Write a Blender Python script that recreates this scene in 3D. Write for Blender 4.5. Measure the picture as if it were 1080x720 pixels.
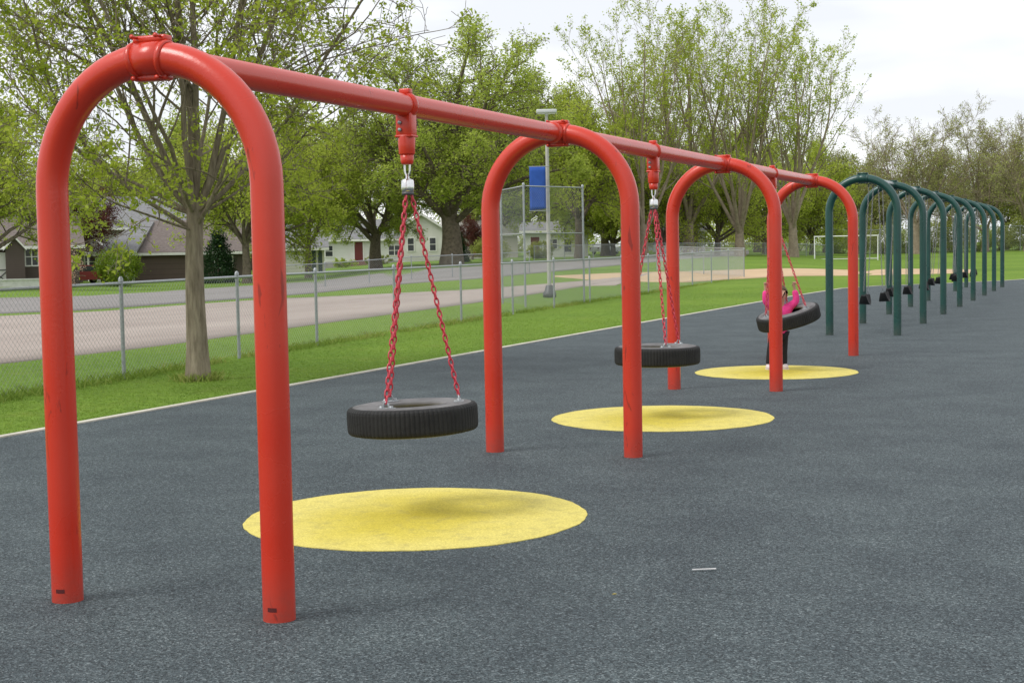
import bpy, bmesh, math, random
import numpy as np
from mathutils import Vector, Matrix
for o in list(bpy.data.objects): bpy.data.objects.remove(o)
S = bpy.context.scene
COL = S.collection
# ------------------------------------------------------------------ camera
CAM = np.array([3.672, -5.109, 1.494]); YAW = 0.38842; PITCH = -0.0636; ROLL = -0.01874; F = 1549.5
def cam_axes():
    f = np.array([-math.sin(YAW)*math.cos(PITCH), math.cos(YAW)*math.cos(PITCH), math.sin(PITCH)])
    r = np.array([math.cos(YAW), math.sin(YAW), 0.0]); u = np.cross(r, f)
    c, s = math.cos(ROLL), math.sin(ROLL)
    return c*r+s*u, -s*r+c*u, f
CR, CU, CF = cam_axes()
cd = bpy.data.cameras.new('camera'); cam = bpy.data.objects.new('camera', cd); COL.objects.link(cam)
M = Matrix.Identity(4)
for i in range(3):
    M[i][0] = CR[i]; M[i][1] = CU[i]; M[i][2] = -CF[i]; M[i][3] = CAM[i]
cam.matrix_world = M
cd.sensor_fit = 'HORIZONTAL'; cd.sensor_width = 36.0; cd.lens = F/1080*36; cd.clip_end = 3000; cd.clip_start = 0.05
S.camera = cam
# ------------------------------------------------------------------ world + sun + exposure
SUN_EL, SUN_AZ = math.radians(50), math.radians(222)     # azimuth clockwise from +Y
w = bpy.data.worlds.new('World'); S.world = w; w.use_nodes = True
nt = w.node_tree; nt.nodes.clear()
def N(tree, typ, **kw):
    n = tree.nodes.new(typ)
    for k, v in kw.items(): setattr(n, k, v)
    return n
wo = N(nt, 'ShaderNodeOutputWorld'); bg = N(nt, 'ShaderNodeBackground'); bg.inputs[1].default_value = 0.10
sky = N(nt, 'ShaderNodeTexSky', sky_type='NISHITA', sun_disc=False)
sky.sun_elevation = SUN_EL; sky.sun_rotation = SUN_AZ
tc = N(nt, 'ShaderNodeTexCoord'); mp = N(nt, 'ShaderNodeMapping'); mp.inputs['Scale'].default_value = (1.0, 1.0, 4.5)
mp.inputs['Location'].default_value = (0.35, 0.1, 0.55)
nz = N(nt, 'ShaderNodeTexNoise'); nz.inputs['Scale'].default_value = 2.3; nz.inputs['Detail'].default_value = 5; nz.inputs['Roughness'].default_value = 0.5
cr = N(nt, 'ShaderNodeValToRGB')
cr.color_ramp.elements[0].position = 0.44; cr.color_ramp.elements[0].color = (0.66, 0.68, 0.71, 1)
cr.color_ramp.elements[1].position = 0.68; cr.color_ramp.elements[1].color = (1.0, 1.0, 1.0, 1)
mul = N(nt, 'ShaderNodeMix', data_type='RGBA', blend_type='MULTIPLY'); mul.inputs[0].default_value = 1
mul.inputs[7].default_value = (12.4, 12.4, 12.5, 1)
mx = N(nt, 'ShaderNodeMix', data_type='RGBA'); mx.inputs[0].default_value = 0.93
L = nt.links
L.new(tc.outputs['Generated'], mp.inputs[0]); L.new(mp.outputs[0], nz.inputs['Vector']); L.new(nz.outputs['Fac'], cr.inputs[0])
L.new(cr.outputs[0], mul.inputs[6]); L.new(sky.outputs[0], mx.inputs[6]); L.new(mul.outputs[2], mx.inputs[7])
L.new(mx.outputs[2], bg.inputs[0]); L.new(bg.outputs[0], wo.inputs[0])
sd = bpy.data.lights.new('sun', 'SUN'); sd.energy = 1.9; sd.angle = math.radians(24); sd.color = (1, 0.97, 0.92)
so = bpy.data.objects.new('sun', sd); COL.objects.link(so)
sdir = Vector((math.sin(SUN_AZ)*math.cos(SUN_EL), math.cos(SUN_AZ)*math.cos(SUN_EL), math.sin(SUN_EL)))
so.rotation_euler = (sdir).to_track_quat('Z', 'Y').to_euler(); so.location = (0, 0, 30)
S.view_settings.view_transform = 'Standard'; S.view_settings.look = 'None'; S.view_settings.gamma = 1; S.view_settings.exposure = 0.22
S.view_settings.use_curve_mapping = False

# ------------------------------------------------------------------ terrain height and placing
def sm(t): t = np.clip(t, 0, 1); return t*t*(3-2*t)
FH = np.array([-math.sin(YAW), math.cos(YAW)]); RH = np.array([math.cos(YAW), math.sin(YAW)])
PXT = [-700, -150, 0, 160, 330, 430, 560, 700, 820, 910, 1080, 1500, 3000]
ZT = [0, -.4, -.5, -.75, -.45, .25, .45, .5, .3, -.15, 0, 0, 0]
def g(x, y):
    x = np.asarray(x, float); y = np.asarray(y, float)
    dx, dy = x-CAM[0], y-CAM[1]
    D = dx*FH[0]+dy*FH[1]; R = dx*RH[0]+dy*RH[1]
    px = 540+F*R/np.maximum(D, 1.0)
    return np.interp(px, PXT, ZT)*sm((D-42)/65)
def at(px, D):
    """ground point under picture column px at forward distance D"""
    k = (px-540)/F*1.0
    x = CAM[0]+D*FH[0]+D*k*RH[0]; y = CAM[1]+D*FH[1]+D*k*RH[1]
    return Vector((x, y, float(g(x, y))))
def gp(px, py):
    """point where the line of sight meets the terrain"""
    d = CF+CR*(px-540)/F+CU*(360-py)/F
    z = 0.0
    for _ in range(40):
        t = (z-CAM[2])/d[2]; P = CAM+t*d; z = 0.5*z+0.5*float(g(P[0], P[1]))
    return Vector((P[0], P[1], z))
def bearing(px): return YAW-math.atan((px-540)/F)   # rotation about z turning local +y away from the camera

# ------------------------------------------------------------------ mesh helpers
class MB:
    def __init__(s): s.v = []; s.f = []; s.sm = []
    def add(s, vs, fs, smooth=False):
        b = len(s.v); s.v += [tuple(p) for p in vs]; s.f += [tuple(i+b for i in q) for q in fs]; s.sm += [smooth]*len(fs)
    def box(s, lo, hi, M=None):
        x0, y0, z0 = lo; x1, y1, z1 = hi
        vs = [(x0,y0,z0),(x1,y0,z0),(x1,y1,z0),(x0,y1,z0),(x0,y0,z1),(x1,y0,z1),(x1,y1,z1),(x0,y1,z1)]
        if M is not None: vs = [M @ Vector(p) for p in vs]
        s.add(vs, [(0,3,2,1),(4,5,6,7),(0,1,5,4),(1,2,6,5),(2,3,7,6),(3,0,4,7)])
    def bbox(s, lo, hi, b=0.01, M=None):
        """box with bevelled edges"""
        bm = bmesh.new(); bmesh.ops.create_cube(bm, size=1)
        c = [(lo[i]+hi[i])/2 for i in range(3)]; d = [hi[i]-lo[i] for i in range(3)]
        for v in bm.verts: v.co = Vector([c[i]+v.co[i]*d[i] for i in range(3)])
        bmesh.ops.bevel(bm, geom=bm.edges[:], offset=b, segments=2, affect='EDGES', profile=0.6)
        bm.verts.index_update(); vs = [v.co.copy() for v in bm.verts]
        if M is not None: vs = [M @ p for p in vs]
        s.add(vs, [[v.index for v in q.verts] for q in bm.faces], True); bm.free()
    def tube(s, pts, r, k=10, cap=True, smooth=True, closed=False):
        pts = [Vector(p) for p in pts]; n = len(pts)
        rr = r if isinstance(r, (list, tuple)) else [r]*n
        ref = None; rings = []
        for i, p in enumerate(pts):
            if closed: t = pts[(i+1) % n]-pts[i-1]
            else: t = pts[min(i+1, n-1)]-pts[max(i-1, 0)]
            t.normalize()
            if ref is None:
                ref = Vector((0, 0, 1)) if abs(t.z) < .9 else Vector((1, 0, 0))
                ref = (ref-t*ref.dot(t)).normalized()
            else: ref = (ref-t*ref.dot(t)).normalized()
            b = t.cross(ref)
            rings.append([p+(ref*math.cos(2*math.pi*j/k)+b*math.sin(2*math.pi*j/k))*rr[i] for j in range(k)])
        vs = [v for q in rings for v in q]; fs = []
        for i in range(n if closed else n-1):
            a, c = i*k, ((i+1) % n)*k
            for j in range(k): fs.append((a+j, a+(j+1) % k, c+(j+1) % k, c+j))
        s.add(vs, fs, smooth)
        if cap and not closed:
            s.add(rings[0], [tuple(range(k))[::-1]]); s.add(rings[-1], [tuple(range(k))])
    def lathe(s, prof, k=32, closed=False, c=(0,0,0), M=None, smooth=True, mod=None):
        vs = []; n = len(prof)
        for j in range(k):
            a = 2*math.pi*j/k
            for i, (r, z) in enumerate(prof):
                rr = mod(r, z, j) if mod else r
                p = Vector((c[0]+rr*math.cos(a), c[1]+rr*math.sin(a), c[2]+z)); vs.append(M @ p if M is not None else p)
        fs = []
        for j in range(k):
            for i in range(n if closed else n-1):
                a = j*n; b = ((j+1) % k)*n; i2 = (i+1) % n
                fs.append((a+i, b+i, b+i2, a+i2))
        s.add(vs, fs, smooth)
    def ball(s, c, r, k=10):
        c = Vector(c); r = r if isinstance(r, (tuple, list)) else (r, r, r)
        prof = [(math.sin(math.pi*i/k), -math.cos(math.pi*i/k)) for i in range(k+1)]
        vs = []; m = k*2
        for j in range(m):
            a = 2*math.pi*j/m
            for (q, z) in prof: vs.append((c.x+r[0]*max(q,1e-4)*math.cos(a), c.y+r[1]*max(q,1e-4)*math.sin(a), c.z+r[2]*z))
        n = len(prof); fs = [(j*n+i, ((j+1)%m)*n+i, ((j+1)%m)*n+i+1, j*n+i+1) for j in range(m) for i in range(n-1)]
        s.add(vs, fs, True)
    def prism(s, poly, y0, y1, M=None):
        """polygon in x,z pushed from y0 to y1"""
        n = len(poly); vs = [(x, y0, z) for x, z in poly]+[(x, y1, z) for x, z in poly]
        if M is not None: vs = [M @ Vector(p) for p in vs]
        s.add(vs, [tuple(range(n)), tuple(range(2*n-1, n-1, -1))]+[(i, i+n, (i+1) % n+n, (i+1) % n) for i in range(n)])
    def mesh(s, name):
        me = bpy.data.meshes.new(name); me.from_pydata(s.v, [], s.f); me.update()
        me.polygons.foreach_set('use_smooth', s.sm)
        bm = bmesh.new(); bm.from_mesh(me); bmesh.ops.recalc_face_normals(bm, faces=bm.faces); bm.to_mesh(me); bm.free()
        return me
    def build(s, name, mat, parent=None, loc=None):
        return link(name, s.mesh(name), mat, parent, loc)
def link(name, me, mat, parent=None, loc=None):
    o = bpy.data.objects.new(name, me); COL.objects.link(o)
    if mat is not None:
        if len(me.materials) == 0: me.materials.append(mat)
    if parent is not None: o.parent = parent
    if loc is not None: o.location = loc
    return o
def tag(o, label=None, cat=None, group=None, kind=None):
    if label: o['label'] = label
    if cat: o['category'] = cat
    if group: o['group'] = group
    if kind: o['kind'] = kind
    return o
def thing(name, loc, label, cat, group=None, rz=0):
    o = bpy.data.objects.new(name, None); COL.objects.link(o); o.location = loc; o.rotation_euler = (0, 0, rz)
    o.empty_display_size = .2
    return tag(o, label, cat, group)
KIDS = {}
def copy_tree(o, parent=None):
    c = o.copy(); COL.objects.link(c)
    if parent is not None: c.parent = parent
    for ch in [q for q in COL.objects if q.parent == o]: copy_tree(ch, c)
    return c

# ------------------------------------------------------------------ materials
def mat(name, col, rough=0.6, spec=0.5, metal=0.0, var=0.0, vscale=8.0, col2=None, bump=0.0, bscale=60.0, coat=0.0, detail=6, obj=True):
    m = bpy.data.materials.new(name); m.use_nodes = True; t = m.node_tree; b = t.nodes['Principled BSDF']
    b.inputs['Roughness'].default_value = rough; b.inputs['Specular IOR Level'].default_value = spec
    b.inputs['Metallic'].default_value = metal; b.inputs['Coat Weight'].default_value = coat
    c4 = tuple(col)+(1,)
    if var or col2:
        c = N(t, 'ShaderNodeTexCoord'); n = N(t, 'ShaderNodeTexNoise'); n.inputs['Scale'].default_value = vscale; n.inputs['Detail'].default_value = detail
        n.inputs['Roughness'].default_value = 0.6
        r = N(t, 'ShaderNodeValToRGB'); r.color_ramp.elements[0].position = .32; r.color_ramp.elements[1].position = .68
        a2 = col2 if col2 else tuple(min(1, q*(1+var)) for q in col); a1 = col if col2 else tuple(q*(1-var) for q in col)
        r.color_ramp.elements[0].color = tuple(a1)+(1,); r.color_ramp.elements[1].color = tuple(a2)+(1,)
        t.links.new(c.outputs['Object'], n.inputs['Vector']); t.links.new(n.outputs['Fac'], r.inputs[0]); t.links.new(r.outputs[0], b.inputs['Base Color'])
    else: b.inputs['Base Color'].default_value = c4
    if bump:
        c = N(t, 'ShaderNodeTexCoord'); n = N(t, 'ShaderNodeTexNoise'); n.inputs['Scale'].default_value = bscale; n.inputs['Detail'].default_value = 4
        bp = N(t, 'ShaderNodeBump'); bp.inputs['Strength'].default_value = bump; bp.inputs['Distance'].default_value = .02
        t.links.new(c.outputs['Object'], n.inputs['Vector']); t.links.new(n.outputs['Fac'], bp.inputs['Height']); t.links.new(bp.outputs[0], b.inputs['Normal'])
    return m
def paint(name, col, fade, scuff):
    """weathered powder coat: slow fading, fine specks and a few dark scuffs"""
    m = bpy.data.materials.new(name); m.use_nodes = True; t = m.node_tree; b = t.nodes['Principled BSDF']; lk = t.links.new
    c = N(t, 'ShaderNodeTexCoord')
    n1 = N(t, 'ShaderNodeTexNoise'); n1.inputs['Scale'].default_value = 2.2; n1.inputs['Detail'].default_value = 5
    r1 = N(t, 'ShaderNodeValToRGB'); r1.color_ramp.elements[0].position = .35; r1.color_ramp.elements[1].position = .75
    r1.color_ramp.elements[0].color = tuple(col)+(1,); r1.color_ramp.elements[1].color = tuple(fade)+(1,)
    mp = N(t, 'ShaderNodeMapping'); mp.inputs['Scale'].default_value = (16, 16, 4)
    n2 = N(t, 'ShaderNodeTexNoise'); n2.inputs['Scale'].default_value = 1.0; n2.inputs['Detail'].default_value = 3; n2.inputs['Distortion'].default_value = 1.2
    r2 = N(t, 'ShaderNodeValToRGB'); r2.color_ramp.elements[0].position = .675; r2.color_ramp.elements[1].position = .72
    r2.color_ramp.elements[0].color = (0,0,0,1); r2.color_ramp.elements[1].color = (.55,.55,.55,1)
    x = N(t, 'ShaderNodeMix', data_type='RGBA'); x.inputs[7].default_value = tuple(scuff)+(1,)
    lk(c.outputs['Object'], n1.inputs['Vector']); lk(n1.outputs['Fac'], r1.inputs[0]); lk(c.outputs['Object'], mp.inputs[0]); lk(mp.outputs[0], n2.inputs['Vector'])
    lk(n2.outputs['Fac'], r2.inputs[0]); lk(r2.outputs[0], x.inputs[0]); lk(r1.outputs[0], x.inputs[6])
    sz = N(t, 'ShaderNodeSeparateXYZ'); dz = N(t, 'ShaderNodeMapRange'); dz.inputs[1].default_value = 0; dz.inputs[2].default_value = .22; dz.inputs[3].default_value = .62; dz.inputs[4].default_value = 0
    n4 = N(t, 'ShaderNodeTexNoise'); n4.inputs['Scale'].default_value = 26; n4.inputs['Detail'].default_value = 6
    mm = N(t, 'ShaderNodeMath', operation='MULTIPLY'); y = N(t, 'ShaderNodeMix', data_type='RGBA'); y.inputs[7].default_value = (.12, .085, .07, 1)  # brown grime towards the foot, doubling as contact shade put into the colour
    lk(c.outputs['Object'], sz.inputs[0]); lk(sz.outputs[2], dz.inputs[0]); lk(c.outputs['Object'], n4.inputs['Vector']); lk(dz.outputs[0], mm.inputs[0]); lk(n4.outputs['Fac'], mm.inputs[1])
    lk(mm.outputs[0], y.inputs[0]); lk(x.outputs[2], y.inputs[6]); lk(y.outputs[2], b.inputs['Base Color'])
    b.inputs['Specular IOR Level'].default_value = .6
    n3 = N(t, 'ShaderNodeTexNoise'); n3.inputs['Scale'].default_value = 90
    bp = N(t, 'ShaderNodeBump'); bp.inputs['Strength'].default_value = .06; bp.inputs['Distance'].default_value = .01
    lk(c.outputs['Object'], n3.inputs['Vector']); lk(n3.outputs['Fac'], bp.inputs['Height']); lk(bp.outputs[0], b.inputs['Normal'])
    rr = N(t, 'ShaderNodeMapRange'); rr.inputs[3].default_value = .2; rr.inputs[4].default_value = .36
    lk(n1.outputs['Fac'], rr.inputs[0]); lk(rr.outputs[0], b.inputs['Roughness'])
    return m
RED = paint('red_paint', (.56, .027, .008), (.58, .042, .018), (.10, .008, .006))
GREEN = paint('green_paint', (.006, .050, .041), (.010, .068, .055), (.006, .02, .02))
STEEL = mat('galvanised_steel', (.34, .36, .37), .45, metal=.6, var=.15, vscale=30)
CHROME = mat('polished_steel', (.75, .75, .74), .22, metal=1)
DARKSTEEL = mat('dark_steel', (.10, .10, .105), .5, metal=.5)
STICKER = mat('sticker_black', (.09, .008, .008), .5)
def leafmat(name, c1, c2, c3, trans=.38):
    m = bpy.data.materials.new(name); m.use_nodes = True; t = m.node_tree; t.nodes.clear(); lk = t.links.new
    o = N(t, 'ShaderNodeOutputMaterial'); a = N(t, 'ShaderNodeAttribute', attribute_name='tint'); r = N(t, 'ShaderNodeValToRGB')
    e = r.color_ramp.elements; e[0].position = 0; e[0].color = tuple(c1)+(1,); e[1].position = 1; e[1].color = tuple(c3)+(1,)
    k = e.new(.5); k.color = tuple(c2)+(1,)
    d = N(t, 'ShaderNodeBsdfDiffuse'); tr = N(t, 'ShaderNodeBsdfTranslucent'); x = N(t, 'ShaderNodeMixShader'); x.inputs[0].default_value = trans
    gl = N(t, 'ShaderNodeBsdfGlossy'); gl.inputs['Roughness'].default_value = .5; x2 = N(t, 'ShaderNodeMixShader'); x2.inputs[0].default_value = .012
    lk(a.outputs['Fac'], r.inputs[0]); lk(r.outputs[0], d.inputs[0]); lk(r.outputs[0], tr.inputs[0]); lk(d.outputs[0], x.inputs[1]); lk(tr.outputs[0], x.inputs[2])
    lk(x.outputs[0], x2.inputs[1]); lk(gl.outputs[0], x2.inputs[2]); lk(x2.outputs[0], o.inputs[0])
    return m
LF_YOUNG = leafmat('young_leaf', (.24, .31, .03), (.39, .48, .05), (.54, .60, .10), .52)
LF_GREEN = leafmat('green_leaf', (.28, .36, .055), (.40, .49, .08), (.53, .60, .125), .64)
LF_LIME = leafmat('lime_leaf', (.29, .36, .045), (.43, .51, .07), (.57, .62, .12), .64)
LF_BUD = leafmat('budding_leaf', (.27, .29, .085), (.38, .41, .12), (.50, .52, .18), .5)
LF_OLIVE = leafmat('olive_leaf', (.20, .24, .055), (.30, .34, .08), (.42, .45, .12), .5)
LF_MAROON = leafmat('maroon_leaf', (.05, .012, .012), (.10, .025, .02), (.15, .05, .03))
LF_DARK = leafmat('evergreen_leaf', (.012, .035, .014), (.025, .06, .022), (.045, .09, .03), .15)
LF_BUSH = leafmat('bush_leaf', (.10, .17, .015), (.20, .29, .025), (.30, .38, .04))
LF_PINK = leafmat('blossom', (.45, .25, .20), (.6, .42, .36), (.7, .6, .5))
GRASSB = leafmat('grass_blade', (.115, .205, .024), (.185, .30, .038), (.30, .39, .07), .4)
BARK = mat('grey_bark', (.15, .122, .085), .9, .2, col2=(.33, .28, .205), vscale=9, bump=.9, bscale=22)
for n_ in [q for q in BARK.node_tree.nodes if q.type == 'TEX_NOISE']:
    m_ = N(BARK.node_tree, 'ShaderNodeMapping'); m_.inputs['Scale'].default_value = (2.2, 2.2, .35); src_ = n_.inputs['Vector'].links[0].from_socket
    BARK.node_tree.links.new(src_, m_.inputs[0]); BARK.node_tree.links.new(m_.outputs[0], n_.inputs['Vector'])
BARKD = mat('dark_bark', (.10, .08, .062), .9, .2, col2=(.22, .18, .14), vscale=6, bump=.5, bscale=14)
BARKB = mat('brown_twig_bark', (.21, .165, .12), .9, .2, col2=(.34, .28, .21), vscale=4)

# ------------------------------------------------------------------ ground, rubber, lot, road, infield
def ground_mat():
    m = bpy.data.materials.new('lawn'); m.use_nodes = True; t = m.node_tree; b = t.nodes['Principled BSDF']; lk = t.links.new
    c = N(t, 'ShaderNodeTexCoord')
    def noise(s, d=5, ro=.6):
        n = N(t, 'ShaderNodeTexNoise'); n.inputs['Scale'].default_value = s; n.inputs['Detail'].default_value = d; n.inputs['Roughness'].default_value = ro
        lk(c.outputs['Object'], n.inputs['Vector']); return n
    a = noise(.12, 4); f = noise(9, 6, .7); h = noise(1.1, 4)
    r1 = N(t, 'ShaderNodeValToRGB'); e = r1.color_ramp.elements
    e[0].position = .3; e[0].color = (.115, .205, .030, 1); e[1].position = .7; e[1].color = (.185, .295, .045, 1)
    r2 = N(t, 'ShaderNodeValToRGB'); e = r2.color_ramp.elements; e[0].position = .3; e[0].color = (.5,.5,.5,1); e[1].position = .7; e[1].color = (1.25,1.2,1.1,1)
    r3 = N(t, 'ShaderNodeValToRGB'); e = r3.color_ramp.elements; e[0].position = .55; e[0].color = (0,0,0,1); e[1].position = .85; e[1].color = (.6,.6,.6,1)
    x = N(t, 'ShaderNodeMix', data_type='RGBA', blend_type='MULTIPLY'); x.inputs[0].default_value = .8
    y = N(t, 'ShaderNodeMix', data_type='RGBA'); y.inputs[7].default_value = (.20, .22, .05, 1)
    lk(a.outputs['Fac'], r1.inputs[0]); lk(f.outputs['Fac'], r2.inputs[0]); lk(h.outputs['Fac'], r3.inputs[0])
    lk(r1.outputs[0], x.inputs[6]); lk(r2.outputs[0], x.inputs[7]); lk(r3.outputs[0], y.inputs[0]); lk(x.outputs[2], y.inputs[6]); lk(y.outputs[2], b.inputs['Base Color'])
    b.inputs['Roughness'].default_value = 1; b.inputs['Specular IOR Level'].default_value = .1
    bp = N(t, 'ShaderNodeBump'); bp.inputs['Strength'].default_value = .7; bp.inputs['Distance'].default_value = .05
    lk(f.outputs['Fac'], bp.inputs['Height']); lk(bp.outputs[0], b.inputs['Normal'])
    return m
def grid_sheet(name, xs, ys, zoff, m):
    X, Y = np.meshgrid(xs, ys, indexing='ij'); Z = g(X, Y)+zoff
    v = np.stack([X, Y, Z], -1).reshape(-1, 3); ny = len(ys); f = []
    for i in range(len(xs)-1):
        for j in range(ny-1): a = i*ny+j; f.append((a, a+ny, a+ny+1, a+1))
    me = bpy.data.meshes.new(name); me.from_pydata(v.tolist(), [], f); me.polygons.foreach_set('use_smooth', [True]*len(f))
    return link(name, me, m)
xs = np.concatenate([[-700, -500, -320, -240], np.arange(-200, 42, 2.0), [60, 100, 180, 320, 600]])
ys = np.concatenate([[-200, -80, -40], np.arange(-20, 262, 2.0), [300, 380, 500, 800]])
tag(grid_sheet('ground', xs, ys, -.02, ground_mat()), 'mown green grass lawn and playing field', None, kind='structure')
def strip(name, near, far, m, zoff, na=60, nb=14):
    """sheet draped on the terrain between two polylines"""
    def res(p, n):
        p = np.array([(q[0], q[1]) for q in p]); d = np.r_[0, np.cumsum(np.hypot(*np.diff(p, axis=0).T))]; s = np.linspace(0, d[-1], n)
        return np.stack([np.interp(s, d, p[:, 0]), np.interp(s, d, p[:, 1])], -1)
    a, b = res(near, na), res(far, na); tt = np.linspace(0, 1, nb)
    P = a[:, None, :]*(1-tt[None, :, None])+b[:, None, :]*tt[None, :, None]
    Z = g(P[..., 0], P[..., 1])+zoff
    v = np.concatenate([P, Z[..., None]], -1).reshape(-1, 3)
    f = [(i*nb+j, (i+1)*nb+j, (i+1)*nb+j+1, i*nb+j+1) for i in range(na-1) for j in range(nb-1)]
    lo = v.copy(); lo[:, 2] -= .08; nv = len(v); v = np.concatenate([v, lo])
    for j in (0, nb-1): f += [(i*nb+j, (i+1)*nb+j, nv+(i+1)*nb+j, nv+i*nb+j) for i in range(na-1)]
    me = bpy.data.meshes.new(name); me.from_pydata(v.tolist(), [], f); me.polygons.foreach_set('use_smooth', [True]*len(f))
    bm = bmesh.new(); bm.from_mesh(me); bmesh.ops.recalc_face_normals(bm, faces=bm.faces)
    bm.faces.ensure_lookup_table()
    if bm.faces[0].normal.z < 0: bmesh.ops.reverse_faces(bm, faces=bm.faces)
    bm.to_mesh(me); bm.free()
    return link(name, me, m)
def asphalt(name, c1, c2, sc=.6, streak=True):
    m = bpy.data.materials.new(name); m.use_nodes = True; t = m.node_tree; b = t.nodes['Principled BSDF']; lk = t.links.new
    c = N(t, 'ShaderNodeTexCoord'); n = N(t, 'ShaderNodeTexNoise'); n.inputs['Scale'].default_value = sc; n.inputs['Detail'].default_value = 9; n.inputs['Roughness'].default_value = .65
    mp = N(t, 'ShaderNodeMapping'); mp.inputs['Scale'].default_value = (1, .35, 1) if streak else (1, 1, 1)
    r = N(t, 'ShaderNodeValToRGB'); r.color_ramp.elements[0].position = .3; r.color_ramp.elements[1].position = .7
    r.color_ramp.elements[0].color = tuple(c1)+(1,); r.color_ramp.elements[1].color = tuple(c2)+(1,)
    lk(c.outputs['Object'], mp.inputs[0]); lk(mp.outputs[0], n.inputs['Vector']); lk(n.outputs['Fac'], r.inputs[0]); lk(r.outputs[0], b.inputs['Base Color'])
    b.inputs['Roughness'].default_value = .95; b.inputs['Specular IOR Level'].default_value = .15
    return m
lot_near = [(-11.4, -25), (-11.0, 10), (-10.9, 15), (-11.8, 23), (-12.6, 31), (-14.2, 44), (-15.2, 54), (-17.0, 64)]
lot_far = [gp(-250, 345), gp(0, 333), gp(100, 328.5), gp(200, 321), gp(300, 314), gp(400, 311.5), gp(500, 305), gp(580, 302), gp(650, 300.5)]
tag(strip('parking_lot', lot_near, [(-30, -25)]+lot_far, asphalt('lot_gravel', (.30, .25, .22), (.40, .34, .30)), -.002), kind='structure')
road_near = [gp(-300, 352), gp(0, 330), gp(92, 326.5), gp(200, 318.5), gp(306, 311), gp(392, 302), gp(500, 294), gp(600, 284.5), gp(690, 276), gp(790, 268)]
road_far = [gp(-300, 318), gp(0, 314), gp(92, 312), gp(200, 305), gp(306, 298), gp(392, 289), gp(500, 281), gp(600, 274), gp(690, 268), gp(790, 263.5)]
tag(strip('road', road_near, road_far, asphalt('road_asphalt', (.205, .19, .18), (.28, .26, .25), .4), .0), kind='structure')
inf_near = [gp(585, 291.5), gp(640, 296), gp(720, 297.5), gp(785, 293.5), gp(850, 290.5), gp(950, 289), gp(1030, 287.5)]
inf_far = [gp(585, 290.5), gp(640, 288), gp(720, 286), gp(785, 284), gp(850, 283), gp(950, 283.2), gp(1030, 284)]
tag(strip('infield_dirt', inf_near, inf_far, asphalt('infield', (.46, .33, .20), (.56, .41, .26), .5), -.003), kind='structure')

def rubber_mat():
    m = bpy.data.materials.new('poured_rubber'); m.use_nodes = True; t = m.node_tree; b = t.nodes['Principled BSDF']; lk = t.links.new
    c = N(t, 'ShaderNodeTexCoord')
    v = N(t, 'ShaderNodeTexVoronoi'); v.inputs['Scale'].default_value = 150
    sp = N(t, 'ShaderNodeSeparateColor'); r = N(t, 'ShaderNodeValToRGB'); e = r.color_ramp.elements
    e[0].position = 0; e[0].color = (.013, .019, .022, 1); e[1].position = 1; e[1].color = (.175, .207, .217, 1)
    k = e.new(.5); k.color = (.049, .067, .074, 1); k = e.new(.86); k.color = (.082, .105, .113, 1)
    n = N(t, 'ShaderNodeTexNoise'); n.inputs['Scale'].default_value = 1.4; n.inputs['Detail'].default_value = 6; n.inputs['Roughness'].default_value = .65
    n2 = N(t, 'ShaderNodeTexNoise'); n2.inputs['Scale'].default_value = 38; n2.inputs['Detail'].default_value = 3
    r2 = N(t, 'ShaderNodeValToRGB'); r2.color_ramp.elements[0].position = .3; r2.color_ramp.elements[1].position = .7
    r2.color_ramp.elements[0].color = (.72, .73, .75, 1); r2.color_ramp.elements[1].color = (1.26, 1.23, 1.19, 1)
    r3 = N(t, 'ShaderNodeValToRGB'); r3.color_ramp.elements[0].position = .3; r3.color_ramp.elements[1].position = .7
    r3.color_ramp.elements[0].color = (.72, .72, .72, 1); r3.color_ramp.elements[1].color = (1.28, 1.28, 1.28, 1)
    x = N(t, 'ShaderNodeMix', data_type='RGBA', blend_type='MULTIPLY'); x.inputs[0].default_value = 1
    y = N(t, 'ShaderNodeMix', data_type='RGBA', blend_type='MULTIPLY'); y.inputs[0].default_value = 1
    for q in (v, n, n2): lk(c.outputs['Object'], q.inputs['Vector'])
    lk(v.outputs['Color'], sp.inputs[0]); lk(sp.outputs[0], r.inputs[0]); lk(n.outputs['Fac'], r2.inputs[0]); lk(n2.outputs['Fac'], r3.inputs[0])
    lk(r.outputs[0], x.inputs[6]); lk(r2.outputs[0], x.inputs[7]); lk(x.outputs[2], y.inputs[6]); lk(r3.outputs[0], y.inputs[7]); lk(y.outputs[2], b.inputs['Base Color'])
    b.inputs['Roughness'].default_value = .75; b.inputs['Specular IOR Level'].default_value = .3
    bp = N(t, 'ShaderNodeBump'); bp.inputs['Strength'].default_value = .5; bp.inputs['Distance'].default_value = .006
    lk(v.outputs['Distance'], bp.inputs['Height']); lk(bp.outputs[0], b.inputs['Normal'])
    return m
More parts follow.
